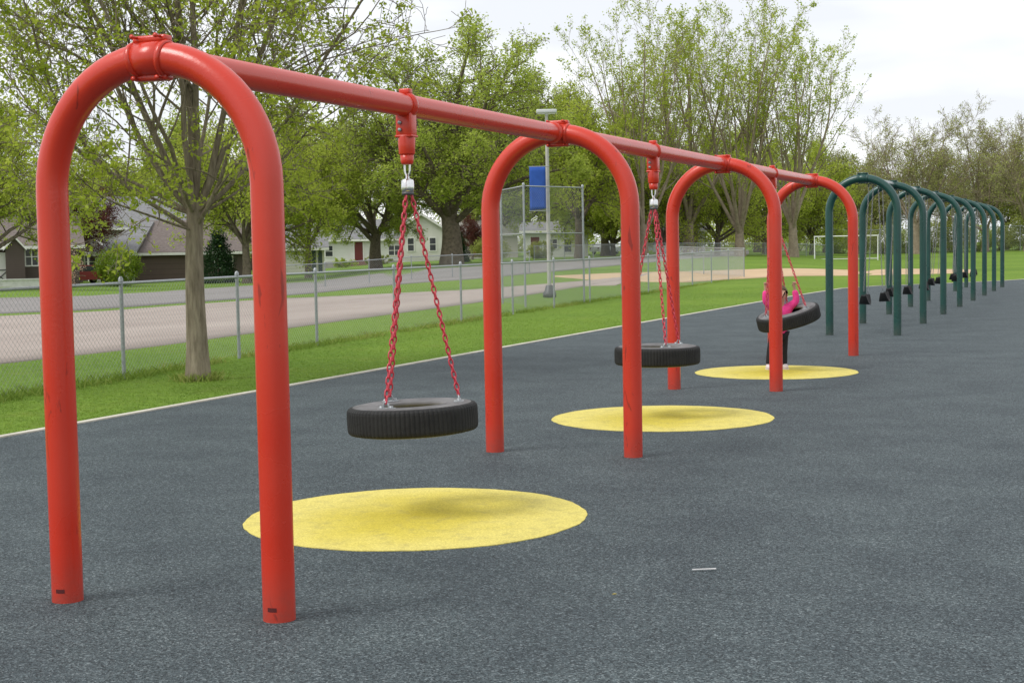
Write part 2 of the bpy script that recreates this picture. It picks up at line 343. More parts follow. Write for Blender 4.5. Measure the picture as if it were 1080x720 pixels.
# rubber outline (flat part of the terrain)
edge = [(-5.0, -14), (-4.86, 4), (-4.78, 14), (-4.68, 25), (-4.55, 36), (-4.3, 42.3), (-3.5, 44.8), (-1.6, 47.0), (.2, 50), (1.6, 54), (2.4, 56)]
rub = edge+[(30, 60), (30, -14)]
bm = bmesh.new(); bm.faces.new([bm.verts.new((x, y, 0)) for x, y in rub]); bmesh.ops.triangulate(bm, faces=bm.faces)
me = bpy.data.meshes.new('rubber_surface'); bm.normal_update(); bm.faces.ensure_lookup_table()
if bm.faces[0].normal.z < 0: bmesh.ops.reverse_faces(bm, faces=bm.faces)
bm.to_mesh(me); bm.free()
tag(link('rubber_surface', me, rubber_mat()), kind='structure')
kb = MB(); kv = []
for i, (x, y) in enumerate(edge):
    a = Vector((edge[max(i-1, 0)])); b_ = Vector((edge[min(i+1, len(edge)-1)])); d = (b_-a).normalized(); nrm = Vector((-d.y, d.x))
    kv += [(x, y, -.05), (x, y, .012), (x+nrm.x*.085, y+nrm.y*.085, .012), (x+nrm.x*.085, y+nrm.y*.085, -.05)]
kb.add(kv, [(4*i+j, 4*i+4+j, 4*i+5+j, 4*i+1+j) for i in range(len(edge)-1) for j in range(3)])
tag(kb.build('kerb', mat('kerb_concrete', (.46, .43, .36), .9, .2, col2=(.62, .59, .50), vscale=3, bump=.3)), kind='structure')

def disc_mat(seed):
    m = bpy.data.materials.new('yellow_rubber'); m.use_nodes = True; t = m.node_tree; b = t.nodes['Principled BSDF']; lk = t.links.new
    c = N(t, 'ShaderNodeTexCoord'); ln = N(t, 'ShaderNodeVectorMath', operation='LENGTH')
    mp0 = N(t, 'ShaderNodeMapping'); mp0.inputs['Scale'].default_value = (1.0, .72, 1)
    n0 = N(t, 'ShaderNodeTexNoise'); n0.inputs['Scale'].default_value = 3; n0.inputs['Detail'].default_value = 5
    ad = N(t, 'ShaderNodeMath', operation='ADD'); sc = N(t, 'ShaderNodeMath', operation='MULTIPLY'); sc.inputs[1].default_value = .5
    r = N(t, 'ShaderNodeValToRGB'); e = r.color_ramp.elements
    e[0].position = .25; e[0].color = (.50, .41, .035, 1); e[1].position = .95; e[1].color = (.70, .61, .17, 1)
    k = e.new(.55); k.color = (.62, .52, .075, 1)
    v = N(t, 'ShaderNodeTexVoronoi'); v.inputs['Scale'].default_value = 150; sp = N(t, 'ShaderNodeSeparateColor')
    r2 = N(t, 'ShaderNodeValToRGB'); r2.color_ramp.elements[0].color = (.78, .75, .66, 1); r2.color_ramp.elements[1].color = (1.08, 1.08, 1.1, 1)
    x = N(t, 'ShaderNodeMix', data_type='RGBA', blend_type='MULTIPLY'); x.inputs[0].default_value = 1
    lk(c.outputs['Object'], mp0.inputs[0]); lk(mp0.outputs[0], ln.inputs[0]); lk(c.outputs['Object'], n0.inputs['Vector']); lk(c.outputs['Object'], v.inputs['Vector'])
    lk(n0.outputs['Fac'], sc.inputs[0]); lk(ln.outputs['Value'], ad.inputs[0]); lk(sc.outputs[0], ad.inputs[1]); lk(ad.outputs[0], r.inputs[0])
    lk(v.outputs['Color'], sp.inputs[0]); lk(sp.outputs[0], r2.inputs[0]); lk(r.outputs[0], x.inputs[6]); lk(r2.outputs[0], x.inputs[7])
    n5 = N(t, 'ShaderNodeTexNoise'); n5.inputs['Scale'].default_value = 7; n5.inputs['Detail'].default_value = 8; n5.inputs['Roughness'].default_value = .7
    r5 = N(t, 'ShaderNodeValToRGB'); r5.color_ramp.elements[0].position = .50; r5.color_ramp.elements[0].color = (0, 0, 0, 1); r5.color_ramp.elements[1].position = .80; r5.color_ramp.elements[1].color = (.6, .6, .6, 1)
    y = N(t, 'ShaderNodeMix', data_type='RGBA'); y.inputs[7].default_value = (.24, .21, .10, 1)
    lk(c.outputs['Object'], n5.inputs['Vector']); lk(n5.outputs['Fac'], r5.inputs[0]); lk(r5.outputs[0], y.inputs[0]); lk(x.outputs[2], y.inputs[6]); lk(y.outputs[2], b.inputs['Base Color'])
    b.inputs['Roughness'].default_value = .85; b.inputs['Specular IOR Level'].default_value = .25
    bp = N(t, 'ShaderNodeBump'); bp.inputs['Strength'].default_value = .35; bp.inputs['Distance'].default_value = .004
    lk(v.outputs['Distance'], bp.inputs['Height']); lk(bp.outputs[0], b.inputs['Normal'])
    return m
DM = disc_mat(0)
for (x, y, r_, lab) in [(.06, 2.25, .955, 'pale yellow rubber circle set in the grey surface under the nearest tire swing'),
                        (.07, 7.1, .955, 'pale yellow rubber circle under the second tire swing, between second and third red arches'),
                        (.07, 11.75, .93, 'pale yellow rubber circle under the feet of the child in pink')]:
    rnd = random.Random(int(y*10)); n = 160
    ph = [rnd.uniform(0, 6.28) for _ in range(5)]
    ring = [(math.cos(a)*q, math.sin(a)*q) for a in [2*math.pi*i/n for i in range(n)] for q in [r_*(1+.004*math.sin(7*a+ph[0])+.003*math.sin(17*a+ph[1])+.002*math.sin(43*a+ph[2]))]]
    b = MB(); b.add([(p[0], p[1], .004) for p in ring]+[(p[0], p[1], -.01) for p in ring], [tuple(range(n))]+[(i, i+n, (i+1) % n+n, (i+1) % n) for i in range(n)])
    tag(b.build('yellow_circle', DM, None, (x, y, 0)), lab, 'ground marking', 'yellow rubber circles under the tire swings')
# litter on the rubber
b = MB(); b.add([(-.055, -.006, .006), (.055, .004, .006), (.054, .012, .008), (-.056, .003, .007), (-.055, -.006, .003), (.055, .004, .003), (.054, .012, .003), (-.056, .003, .003)], [(0,1,2,3),(7,6,5,4),(0,4,5,1),(1,5,6,2),(2,6,7,3),(3,7,4,0)])
P = gp(743, 602); tag(b.build('paper_strip', mat('paper', (.5, .5, .49), .8), None, (P.x, P.y, .004)), 'thin white paper strip lying on the open grey rubber', 'litter').rotation_euler[2] = YAW
for (px, py, lab, c) in [(648, 627, 'small fallen yellow leaf on the rubber left of the paper strip', (.5, .42, .12))]:
    P = gp(px, py); b = MB(); b.add([(-.018, 0, .004), (0, -.009, .008), (.02, 0, .006), (0, .010, .009), (-.018, 0, .001), (0, -.009, .002), (.02, 0, .002), (0, .010, .002)], [(0,1,2,3),(7,6,5,4),(0,4,5,1),(1,5,6,2),(2,6,7,3),(3,7,4,0)])
    o_ = tag(b.build('leaf' if 'leaf' in lab else 'paper_fleck', mat('scrap', tuple(q*.6 for q in c), .8), None, (P.x, P.y, .002)), lab, 'litter'); o_.rotation_euler[2] = .4; o_.scale = (.6, .6, .6)

# ------------------------------------------------------------------ trees
def rotdir(d, ang, az):
    a = Vector((0, 0, 1)) if abs(d.z) < .95 else Vector((1, 0, 0))
    s = d.cross(a).normalized(); t = s.cross(d)
    return (d*math.cos(ang)+(s*math.cos(az)+t*math.sin(az))*math.sin(ang)).normalized()
class Tree:
    def __init__(s, seed): s.r = random.Random(seed); s.br = {}; s.tw = []
    def put(s, pts, rad, k):
        s.br.setdefault((len(pts), k), []).append((pts, rad))
    def branch(s, p, d, Lg, r, lv, P):
        R = s.r; n = P['seg'][lv]; pts = [p.copy()]; rad = [r]; tap = P['taper'][lv]; dirs = [d.copy()]
        env = P.get('env')
        if env:
            e = p+d*Lg; q = Vector(((e.x)/env[0], (e.y)/env[0], (e.z-env[2])/env[1])).length
            if q > 1: Lg *= max(.35, 1.0/q**1.5)
        for i in range(n):
            d = (d+Vector((R.gauss(0, 1), R.gauss(0, 1), R.gauss(0, 1)))*P['wander'][lv]+Vector((0, 0, P['trop'][lv]))).normalized()
            p = p+d*(Lg/n); pts.append(p.copy()); dirs.append(d.copy()); rad.append(max(P.get('rmin', .006), r*(1-(1-tap)*(i+1)/n)))
        s.put([tuple(q) for q in pts], rad, P['sides'][lv])
        mx = len(P['seg'])-1
        if lv >= mx-1+P.get('leaf_last', 0): s.tw.append((pts, lv))
        if lv < mx:
            nc = max(1, int(round(P['nc'][lv]*R.uniform(.8, 1.2)))); az = R.uniform(0, 6.28); t0 = P['t0'][lv]
            for j in range(nc):
                t = t0+(1-t0)*(j+R.uniform(.1, .9))/nc; x = t*n; i = min(int(x), n-1); fr = x-i
                q = pts[i].lerp(pts[i+1], fr); rr = rad[i]*(1-fr)+rad[i+1]*fr
                az += 2.4+R.uniform(-.5, .5)
                dd = rotdir(dirs[i+1], math.radians(R.gauss(P['ang'][lv], 9)), az)
                s.branch(q, dd, Lg*P['lr'][lv]*R.uniform(.7, 1.15)*(1-.4*(t-t0)/(1-t0+1e-6)), max(P.get('rmin', .006), min(rr*.8, rr*P['rr'][lv])), lv+1, P)
    def wood(s, name, extra=None):
        V = []; Fc = []; b = 0
        for (n, k), lst in s.br.items():
            P = np.array([q[0] for q in lst]); Rr = np.array([q[1] for q in lst]); m = len(lst)
            T = np.empty_like(P); T[:, 1:-1] = P[:, 2:]-P[:, :-2]; T[:, 0] = P[:, 1]-P[:, 0]; T[:, -1] = P[:, -1]-P[:, -2]
            T /= np.linalg.norm(T, axis=-1, keepdims=True)+1e-9
            ref = np.where(np.abs(T[:, :1, 2:3]) > .9, np.array([1., .13, 0]), np.array([0.07, 0.05, 1.]))*np.ones_like(T)
            U = np.cross(T, ref); U /= np.linalg.norm(U, axis=-1, keepdims=True)+1e-9; W = np.cross(T, U)
            a = np.arange(k)*2*np.pi/k
            ring = P[:, :, None, :]+(U[:, :, None, :]*np.cos(a)[:, None]+W[:, :, None, :]*np.sin(a)[:, None])*Rr[:, :, None, None]
            V.append(ring.reshape(-1, 3))
            I = np.arange(m*n*k).reshape(m, n, k)
            q = np.stack([I[:, :-1, :], np.roll(I, -1, 2)[:, :-1, :], np.roll(I, -1, 2)[:, 1:, :], I[:, 1:, :]], -1).reshape(-1, 4)
            Fc.append(q+b); b += m*n*k
        return qmesh(name, np.concatenate(V), np.concatenate(Fc), smooth=True)
    def leaves(s, name, count, size, spread, seed=0, clump=6, upb=.25, asp=.62, tint_n=1.0):
        """count leaves in small clumps along the twigs"""
        R = np.random.default_rng(seed); tw = s.tw; m = max(1, count//clump)
        idx = R.integers(0, len(tw), m); t = R.random(m)**.6
        arr = [np.array([tuple(q) for q in a[0]]) for a in tw]
        C = np.empty((m, 3))
        for i in range(m):
            a = arr[idx[i]]; x = t[i]*(len(a)-1); j = min(int(x), len(a)-2); C[i] = a[j]*(1-(x-j))+a[j+1]*(x-j)
        ct = R.random(m)*.5
        twt = R.random(len(tw))*.35; ct = ct+twt[idx]
        C = np.repeat(C, clump, 0)+R.normal(0, spread, (m*clump, 3)); tint = np.repeat(ct, clump)+R.random(m*clump)*.25
        return leafmesh(name, C, size, tint*tint_n, R, upb, asp)
def qmesh(name, V, Fq, smooth=False, tint=None):
    me = bpy.data.meshes.new(name); n = len(Fq)
    me.vertices.add(len(V)); me.vertices.foreach_set('co', np.ascontiguousarray(V, dtype=np.float32).ravel())
    me.loops.add(n*4); me.loops.foreach_set('vertex_index', np.ascontiguousarray(Fq, dtype=np.int32).ravel())
    me.polygons.add(n); me.polygons.foreach_set('loop_start', np.arange(n, dtype=np.int32)*4)
    me.polygons.foreach_set('use_smooth', np.full(n, smooth))
    if tint is not None:
        a = me.attributes.new('tint', 'FLOAT', 'FACE'); a.data.foreach_set('value', tint.astype(np.float32))
    me.update(calc_edges=True); me.validate()
    return me
def leafmesh(name, C, size, tint, R, upb=.25, asp=.62):
    n = len(C); nr = R.normal(0, 1, (n, 3)); nr[:, 2] = np.abs(nr[:, 2])+upb; nr /= np.linalg.norm(nr, axis=1, keepdims=True)
    a = R.normal(0, 1, (n, 3)); u = np.cross(nr, a); u /= np.linalg.norm(u, axis=1, keepdims=True)+1e-9; v = np.cross(nr, u)
    sz = (size*(.6+.8*R.random(n)))[:, None]
    V = np.stack([C-u*sz*.5, C-v*sz*asp*.5+nr*sz*.06, C+u*sz*.55, C+v*sz*asp*.5+nr*sz*.06], 1).reshape(-1, 3)
    return qmesh(name, V, np.arange(n*4).reshape(n, 4), tint=np.clip(tint, 0, 1))
def trunk_and_limbs(T, H0, r0, limbs, P, lean=(0, 0), flare=1.35, k=14):
    """trunk to the fork, then limbs given as (tilt deg from vertical, azimuth deg, length, radius share, start share of fork height)"""
    n = 12; pts = []; rad = []; R = T.r
    ox, oy = R.uniform(0, 6), R.uniform(0, 6)
    for i in range(n+1):
        t = i/n; z = H0*t
        pts.append((lean[0]*t*t+.05*r0*4*math.sin(3*t+ox)*t, lean[1]*t*t+.05*r0*4*math.sin(3.7*t+oy)*t, z-(.1 if i == 0 else 0)))
        rad.append(r0*(1-.22*t+(flare-1)*math.exp(-t*H0/(r0*2.2))))
    T.put(pts, rad, k)
    for q in limbs:
        tilt, az, Lg, rs, st = q[:5]; PP = q[5] if len(q) > 5 else P
        i = min(n, int(st*n)); p = Vector(pts[i]); d = Vector((math.sin(math.radians(tilt))*math.cos(math.radians(az)), math.sin(math.radians(tilt))*math.sin(math.radians(az)), math.cos(math.radians(tilt))))
        p = p-d*r0*.25
        T.branch(p, d, Lg, r0*rs, 0, PP)
def make_tree(name, seed, H0, r0, limbs, P, nleaf, lsize, spread, lmat, bmat, clump=6, loc=(0,0,0), rz=0, sc=1, label='', cat='tree', group=None, lean=(0,0), upb=.25, asp=.62):
    T = Tree(seed); trunk_and_limbs(T, H0, r0, limbs, P, lean)
    root = thing(name, loc, label, cat, group, rz); root.scale = (sc, sc, sc)
    link('trunk', T.wood('trunk'), bmat, root)
    if nleaf: link('crown', T.leaves('crown', nleaf, lsize, spread, seed, clump, upb, asp), lmat, root)
    return root
def fan(n, tilt, Lg, rs, seed, jit=10, st=(.8, 1.0)):
    R = random.Random(seed); return [(R.gauss(tilt, jit), 360*i/n+R.uniform(-18, 18), Lg*R.uniform(.85, 1.15), rs*R.uniform(.8, 1.1), R.uniform(*st)) for i in range(n)]

# near tree: sparse young leaves, limbs sketched after the photograph (camera right = azimuth 22 deg)
AZR = math.degrees(YAW)
PN = dict(seg=[9, 7, 5, 4], taper=[.32, .35, .4, .5], wander=[.10, .15, .18, .22], trop=[.035, .02, .02, .02], sides=[9, 6, 4, 3], nc=[9, 7, 6], t0=[.22, .18, .15], ang=[44, 42, 45], lr=[.55, .52, .5], rr=[.5, .5, .55], rmin=.0035)
PW = dict(PN, trop=[-.02, -.02, -.02, -.02])
limbs = [(5, AZR+180, 4.8, .50, 1.0), (11, AZR, 4.8, .52, 1.0), (14, AZR+90, 4.6, .46, .96), (19, AZR-20, 4.6, .46, .94), (20, AZR+185, 4.6, .48, .97), (29, AZR+10, 4.4, .44, .95), (31, AZR+200, 4.4, .42, .92), (13, AZR+270, 4.4, .42, .98),
         (45, AZR+178, 4.2, .38, .93), (50, AZR, 3.8, .36, .93), (48, AZR+260, 3.4, .34, .96), (45, AZR+100, 3.6, .34, .96), (57, AZR+212, 3.6, .30, .9), (52, AZR-42, 3.4, .30, .9),
         (70, AZR+190, 2.8, .20, .92, PN), (74, AZR+232, 2.5, .18, .9, PW), (62, AZR+12, 2.6, .20, .95, PN), (58, AZR-44, 2.6, .20, .95, PN), (62, AZR+178, 3.6, .24, .96, PN)]
limbs = [(q[0], q[1], q[2], q[3]*.76)+tuple(q[4:]) for q in limbs]
make_tree('shade_tree', 11, 2.12, .126, limbs, PN, 38000, .052, .036, LF_YOUNG, BARK, 6, (-6.47, 9.72, 0), 0, 1,
          'nearest leafing tree standing in the grass strip before the fence, sparse fresh leaves', 'tree', None, lean=(.03, .02), upb=.1)
# prototypes of the far trees (real size), then copies
PA = dict(seg=[9, 7, 5, 4], taper=[.3, .35, .4, .5], wander=[.11, .15, .18, .2], trop=[.02, .0, .0, .0], sides=[7, 5, 4, 3], nc=[9, 8, 6], t0=[.25, .2, .15], ang=[45, 45, 45], lr=[.55, .52, .5], rr=[.5, .5, .5], rmin=.016, env=(8.2, 6.8, 10.6))
PB = dict(seg=[10, 8, 6, 4], taper=[.18, .25, .35, .5], wander=[.05, .07, .1, .14], trop=[.05, .09, .09, .05], sides=[6, 5, 3, 3], nc=[8, 5, 4], t0=[.22, .2, .2], ang=[30, 32, 36], lr=[.5, .48, .45], rr=[.45, .5, .5], rmin=.010)
PC = dict(seg=[9, 7, 5, 4], taper=[.22, .3, .4, .5], wander=[.08, .11, .14, .18], trop=[.03, .04, .03, .03], sides=[6, 5, 3, 3], nc=[10, 8, 7], t0=[.22, .2, .15], ang=[38, 38, 42], lr=[.52, .5, .5], rr=[.45, .5, .5], rmin=.013)
PD = dict(seg=[7, 6, 4, 3], taper=[.3, .35, .4, .5], wander=[.12, .16, .18, .2], trop=[.03, .01, .01, .0], sides=[6, 4, 3, 3], nc=[8, 7, 5], t0=[.2, .15, .15], ang=[46, 46, 46], lr=[.58, .52, .5], rr=[.5, .5, .5], rmin=.014)
G1 = 'broad leafy trees beyond the fence'; G2 = 'tall sparse trees beyond the ball field'; G3 = 'budding brown trees on the far right'; G4 = 'small leafy trees in the background'
protos = {}
FAR = bpy.data.collections.new('x') if False else None
def proto(key, *a, **k): protos[key] = make_tree(*a, **k)
used = set()
def place(key, px, D, label, sc=1.0, rz=None, group=None, lmat=None, sz=None, dz=0):
    src = protos[key]
    o = src if key not in used else copy_tree(src)
    used.add(key)
    P = at(px, D); o.location = (P.x, P.y, P.z-.05+dz); o.rotation_euler = (0, 0, rz if rz is not None else (px*.37 % 6.28)); o.scale = (sc, sc, sz if sz else sc)
    tag(o, label)
    if group: o['group'] = group
    if lmat:
        for ch in COL.objects:
            if ch.parent == o and ch.name.startswith('crown'):
                ch.material_slots[0].link = 'OBJECT'; ch.material_slots[0].material = lmat
    return o
proto('A', 'broad_tree', 21, 3.6, .58, fan(9, 34, 9.5, .45, 5, 14)+[(8, 0, 11, .5, 1), (58, 40, 8, .34, 1), (60, 160, 8, .34, 1), (58, 280, 8, .34, 1)], PA, 72000, .155, .2, LF_GREEN, BARKD, 8, group=G1)
proto('A2', 'broad_tree', 22, 3.3, .55, fan(8, 36, 9, .46, 9, 13)+[(12, 90, 10.5, .5, 1), (58, 100, 7.5, .34, 1), (60, 220, 7.5, .34, 1), (57, 340, 8, .34, 1)], PA, 64000, .155, .2, LF_GREEN, BARKD, 8, group=G1)
proto('B', 'tall_sparse_tree', 31, 2.6, .36, fan(8, 20, 13.5, .5, 3, 8, (.6, 1)), PB, 12500, .16, .15, LF_YOUNG, BARKB, 6, group=G2)
proto('B2', 'tall_sparse_tree', 32, 3.4, .38, fan(7, 24, 13, .5, 4, 8, (.6, 1)), PB, 11500, .16, .15, LF_YOUNG, BARKB, 6, group=G2)
proto('C', 'budding_tree', 41, 3.6, .42, fan(9, 32, 10.5, .45, 7, 14, (.7, 1)), PC, 10500, .17, .18, LF_BUD, BARKB, 6, group=G3)
proto('C2', 'budding_tree', 42, 3.0, .40, fan(8, 26, 12, .45, 8, 12, (.7, 1)), PC, 10500, .17, .18, LF_BUD, BARKB, 6, group=G3)
proto('D', 'leafy_tree', 51, 2.3, .22, fan(8, 38, 5.2, .5, 2, 12, (.85, 1))+[(5, 0, 6, .5, 1)], PD, 30000, .14, .20, LF_LIME, BARKD, 8, group=G4)
proto('D2', 'leafy_tree', 52, 2.4, .24, fan(7, 34, 5.8, .5, 6, 12, (.85, 1))+[(8, 80, 6.4, .5, 1)], PD, 32000, .14, .20, LF_LIME, BARKD, 8, group=G4)

proto('E', 'low_leafy_tree', 61, 1.3, .22, fan(9, 46, 5.4, .5, 12, 16, (.75, 1))+[(5, 0, 6, .5, 1), (20, 200, 6, .5, 1)], PD, 34000, .14, .2, LF_LIME, BARKD, 8, group=G4)
place('A', 478, 112, 'large dense tree with thick trunk before the white gabled house', 1.3, .6, sz=1.12)
place('A2', 398, 118, 'broad tree with several fanning trunks left of the dense large tree', .86, 2.2)
place('D2', 327, 108, 'small fork-trunked leafy tree before the cream garage', 1.05, 1.0, group=G4)
place('A', 580, 172, 'broad rounded tree rising behind the white house, blue banner and light pole', 1.5, 3.1, sz=1.32)
place('A2', 640, 150, 'leafy tree over the parked white cars, right of the light pole', .78, 4.4, lmat=LF_LIME)
place('D', 262, 100, 'leaning leafy tree just right of the dark evergreen shrub', 1.3, .4)
place('D2', 205, 175, 'leafy tree behind the two-storey grey house', 1.9, 3.5, lmat=LF_GREEN)
place('D', 118, 165, 'leafy tree over the grey garage roof', 1.6, 2.5)
place('D2', -6, 84, 'leafy tree hanging over the roof of the dark brown bungalow', 1.05, 5.0)
place('D', -50, 110, 'leafy tree at the far left edge, left of the brown bungalow', 1.5, 1.2)
place('D', 330, 178, 'leafy tree behind the cream garage and the white house', 2.1, 4.0, lmat=LF_GREEN)
place('A', 270, 178, 'tall broad tree behind the ranch house roof', .95, 1.7)
place('D2', 500, 185, 'leafy tree behind the pale roofed house', 1.9, 4.9, lmat=LF_GREEN)
place('B', 680, 128, 'tall sparse tree, leftmost of the airy row beyond the ball field', 1.10, .3)
place('B2', 728, 138, 'tall sparse tree, second from left in the airy row beyond the ball field', 1.20, 1.6)
place('B', 782, 132, 'tall sparse tree in the middle of the airy row behind the third red arch', 1.16, 3.0)
place('B2', 838, 132, 'tall sparse tree, rightmost of the airy row, its twigs reaching the open sky', 1.08, 4.3)
place('E', 700, 140, 'lime leafy tree behind the second tire swing chains', 1.35, 3.3)
place('E', 758, 146, 'lime leafy tree seen through the third red arch', 1.4, 2.1)
place('E', 808, 160, 'lime leafy tree behind the right leg of the third red arch', 1.35, 5.1)
place('E', 858, 165, 'lime leafy tree behind the last red arch', 1.4, .9)
place('D', 612, 128, 'lime tree hanging over the right end of the white house behind the backstop', 1.6, 1.9)
place('E', 648, 150, 'low lime tree right of the backstop', 1.2, 1.9)
place('A2', 536, 168, 'broad tree behind the left leg of the second red arch', 1.0, 1.1)
place('D2', 665, 200, 'leafy tree far behind the parked white cars', 1.9, .2, lmat=LF_GREEN)
place('D', 735, 195, 'leafy tree far behind the outfield fence, left of the third red arch top', 1.8, 5.6, lmat=LF_OLIVE)
place('D2', 800, 190, 'leafy tree far behind the outfield fence, right of the third red arch top', 1.7, 2.9, lmat=LF_GREEN)
place('D', 872, 205, 'leafy tree far behind the soccer goal left post', 1.7, 3.8, lmat=LF_OLIVE)
place('C', 968, 172, 'budding tree with spreading brown limbs above the first green arches', 1.02, .2)
place('C2', 1040, 178, 'tall budding tree above the far end of the green arches', .96, 2.0)
place('C', 1085, 170, 'budding tree cut by the right edge of the view', 1.0, 3.9)
place('C2', 905, 205, 'budding tree behind the white soccer goal', .85, 4.6)
place('D', 925, 195, 'olive leafy tree behind the goal, left of the first green arch', 1.35, 1.5, lmat=LF_OLIVE)
place('D2', 1000, 205, 'olive leafy tree behind the middle green arches', 1.4, 2.6, lmat=LF_OLIVE)
place('D', 1062, 200, 'dark olive tree beyond the last green arch', 1.45, 5.2, lmat=LF_OLIVE)
place('D2', 1120, 196, 'olive leafy tree just past the right edge of the field', 1.4, .6, lmat=LF_OLIVE)
place('D2', 86, 119, 'maroon leaved tree between the bungalow and the grey garage', .85, 1.9, lmat=LF_MAROON, group='maroon ornamental trees')
place('D', 500, 150, 'small maroon leaved tree before the pale roofed house', .5, 1.9, lmat=LF_MAROON, group='maroon ornamental trees')
# shrubs
def bush(name, px, D, w_, h_, lmat, label, n=5000, size=.13, cat='shrub', cone=False, seed=1, group=None, dpt=None):
    R = np.random.default_rng(seed); P = at(px, D); root = thing(name, P, label, cat, group, bearing(px))
    T = Tree(seed); 
    for i in range(9):
        a = i*2.4; e = Vector((math.cos(a)*w_*.32*(0 if cone else 1), math.sin(a)*w_*.32*(0 if cone else 1), h_*(.9 if cone else .7)))
        pts = [tuple(e*(j/4)+Vector((T.r.gauss(0, .03), T.r.gauss(0, .03), 0))) for j in range(5)]; T.put(pts, [.035, .03, .025, .02, .012], 4)
    link('stem', T.wood('stem'), BARKD, root)
    ncl = max(10, n//40); u = R.normal(0, 1, (ncl, 3)); u /= np.linalg.norm(u, axis=1, keepdims=True); rr = (.55+.45*R.random(ncl)**.5)[:, None]
    c = u*rr
    if cone:
        zz = R.random(ncl)**1.3; ang = R.random(ncl)*6.283; q = (1-zz)**.75*(.55+.45*R.random(ncl)**.5)
        C = np.stack([np.cos(ang)*q*w_/2, np.sin(ang)*q*w_/2, zz*h_], -1)
    else: C = c*np.array([w_/2, (dpt or w_)/2, h_/2])+np.array([0, 0, h_*.5])
    C = C*(1+R.normal(0, .06, (ncl, 1)))
    ct = R.random(ncl)*.6; sp = min(w_, h_)*.075
    C2 = np.repeat(C, 40, 0)+R.normal(0, sp, (ncl*40, 3)); C2[:, 2] = np.maximum(C2[:, 2], .03)
    link('foliage', leafmesh('foliage', C2, size, np.repeat(ct, 40)+R.random(ncl*40)*.4, R), lmat, root)
    return root
bush('round_shrub', 126, 104, 3.0, 2.5, LF_BUSH, 'round yellow-green shrub before the grey garage', 9000, .12, seed=3)
bush('evergreen_shrub', 232, 106, 2.9, 3.5, LF_DARK, 'dark evergreen shrub right of the near tree trunk, before the brown roof', 9000, .13, cone=True, seed=4)
bush('small_spruce', 482, 128, 2.2, 3.4, LF_DARK, 'small dark spruce right of the thick double trunk', 6000, .14, 'tree', True, 5)
bush('blossom_shrub', 72, 96, 1.9, 2.6, LF_PINK, 'pale blossoming shrub beside the brown bungalow window', 1600, .11, seed=6)
bush('foundation_shrub', 366, 150, 2.6, .9, LF_GREEN, 'low green shrub left of the steps at the white house', 2200, .14, seed=7)
bush('foundation_shrub', 400, 150, 3.0, .9, LF_OLIVE, 'low dark shrub right of the steps at the white house', 2200, .14, seed=8)
bush('round_shrub', 520, 132, 3.4, 2.0, LF_OLIVE, 'brownish green shrub before the pale roofed house', 4000, .14, seed=9)
bush('round_shrub', 572, 136, 2.6, 1.6, LF_OLIVE, 'dull brown shrub before the white house behind the light pole', 3000, .14, seed=10)
WHERE = ['beyond the ranch house', 'beyond the cream garage', 'beyond the white house', 'beyond the banner', 'beyond the backstop', 'beyond the parked cars', 'beyond the second tire swing', 'beyond the third red arch left leg', 'seen through the third red arch', 'beyond the third red arch right leg', 'beyond the last red arch', 'beyond the goal left post', 'beyond the goal']
for i, px in enumerate([280, 340, 420, 540, 590, 640, 685, 725, 765, 805, 845, 880, 920]):
    bush('background_thicket', px, 225+6*math.sin(i*2.3), 11.5, 6.5+1.5*math.sin(i*1.3), [LF_OLIVE, LF_GREEN, LF_LIME][i % 3], 'distant leafy thicket low on the horizon '+WHERE[i], 5200, .26, seed=60+i, group='thickets low on the horizon')
for i, px in enumerate(np.linspace(885, 1130, 11)):
    D = 186+3*math.sin(i*2.1); bush('hedge_shrub', float(px), D, 4.2, 3.6+.7*math.sin(i*1.7), LF_OLIVE if i % 3 else LF_GREEN,
         'olive hedge shrub %s along the far edge of the field' % ['behind the goal left post', 'behind the goal, left of middle', 'behind the goal right post', 'behind the first green leg', 'behind the second green arch', 'behind the third green arch', 'behind the fourth green arch', 'behind the sixth green arch', 'behind the last green arch', 'right of the last green arch', 'cut by the right edge'][i], 3600, .22, seed=20+i, group='hedge shrubs along the far edge of the field')
# ------------------------------------------------------------------ grass blades and weeds
def blades(name, pts, h, wd, R, lean=.5):
    n = len(pts); a = R.random(n)*6.283; hh = h*(.5+R.random(n)); ww = wd*(.6+.8*R.random(n)); dx, dy = np.cos(a), np.sin(a)
    lx, ly = R.normal(0, lean, n)*hh, R.normal(0, lean, n)*hh
    z0 = pts[:, 2]-.02
    V = np.stack([np.stack([pts[:, 0]-dx*ww, pts[:, 1]-dy*ww, z0], -1), np.stack([pts[:, 0]+dx*ww, pts[:, 1]+dy*ww, z0], -1),
                  np.stack([pts[:, 0]+dx*ww*.7+lx*.5, pts[:, 1]+dy*ww*.7+ly*.5, z0+hh*.6], -1), np.stack([pts[:, 0]+lx, pts[:, 1]+ly, z0+hh], -1)], 1).reshape(-1, 3)
    return qmesh(name, V, np.arange(4*n).reshape(n, 4), tint=np.clip(R.random(n)*.6+.4*np.sin(pts[:, 0]*1.3+.7*np.sin(pts[:, 1]*.9))**2*.9, 0, 1))
R = np.random.default_rng(5)
def scat(n, xf0, xf1, y0, y1, pw=1.0):
    y = y0+(y1-y0)*R.random(n)**pw; x = xf0(y)+(xf1(y)-xf0(y))*R.random(n); return np.stack([x, y, g(x, y)-.02], -1)
FX = lambda y: np.interp(y, [-12, 7.2, 9.7, 13, 15.6, 22.6, 32.6, 45.9, 56.2], [-5.5, -7.26, -7.52, -7.95, -8.2, -8.75, -9.45, -10.2, -10.75])
KX = lambda y: np.interp(y, [q[1] for q in edge[:6]], [q[0] for q in edge[:6]])-.10
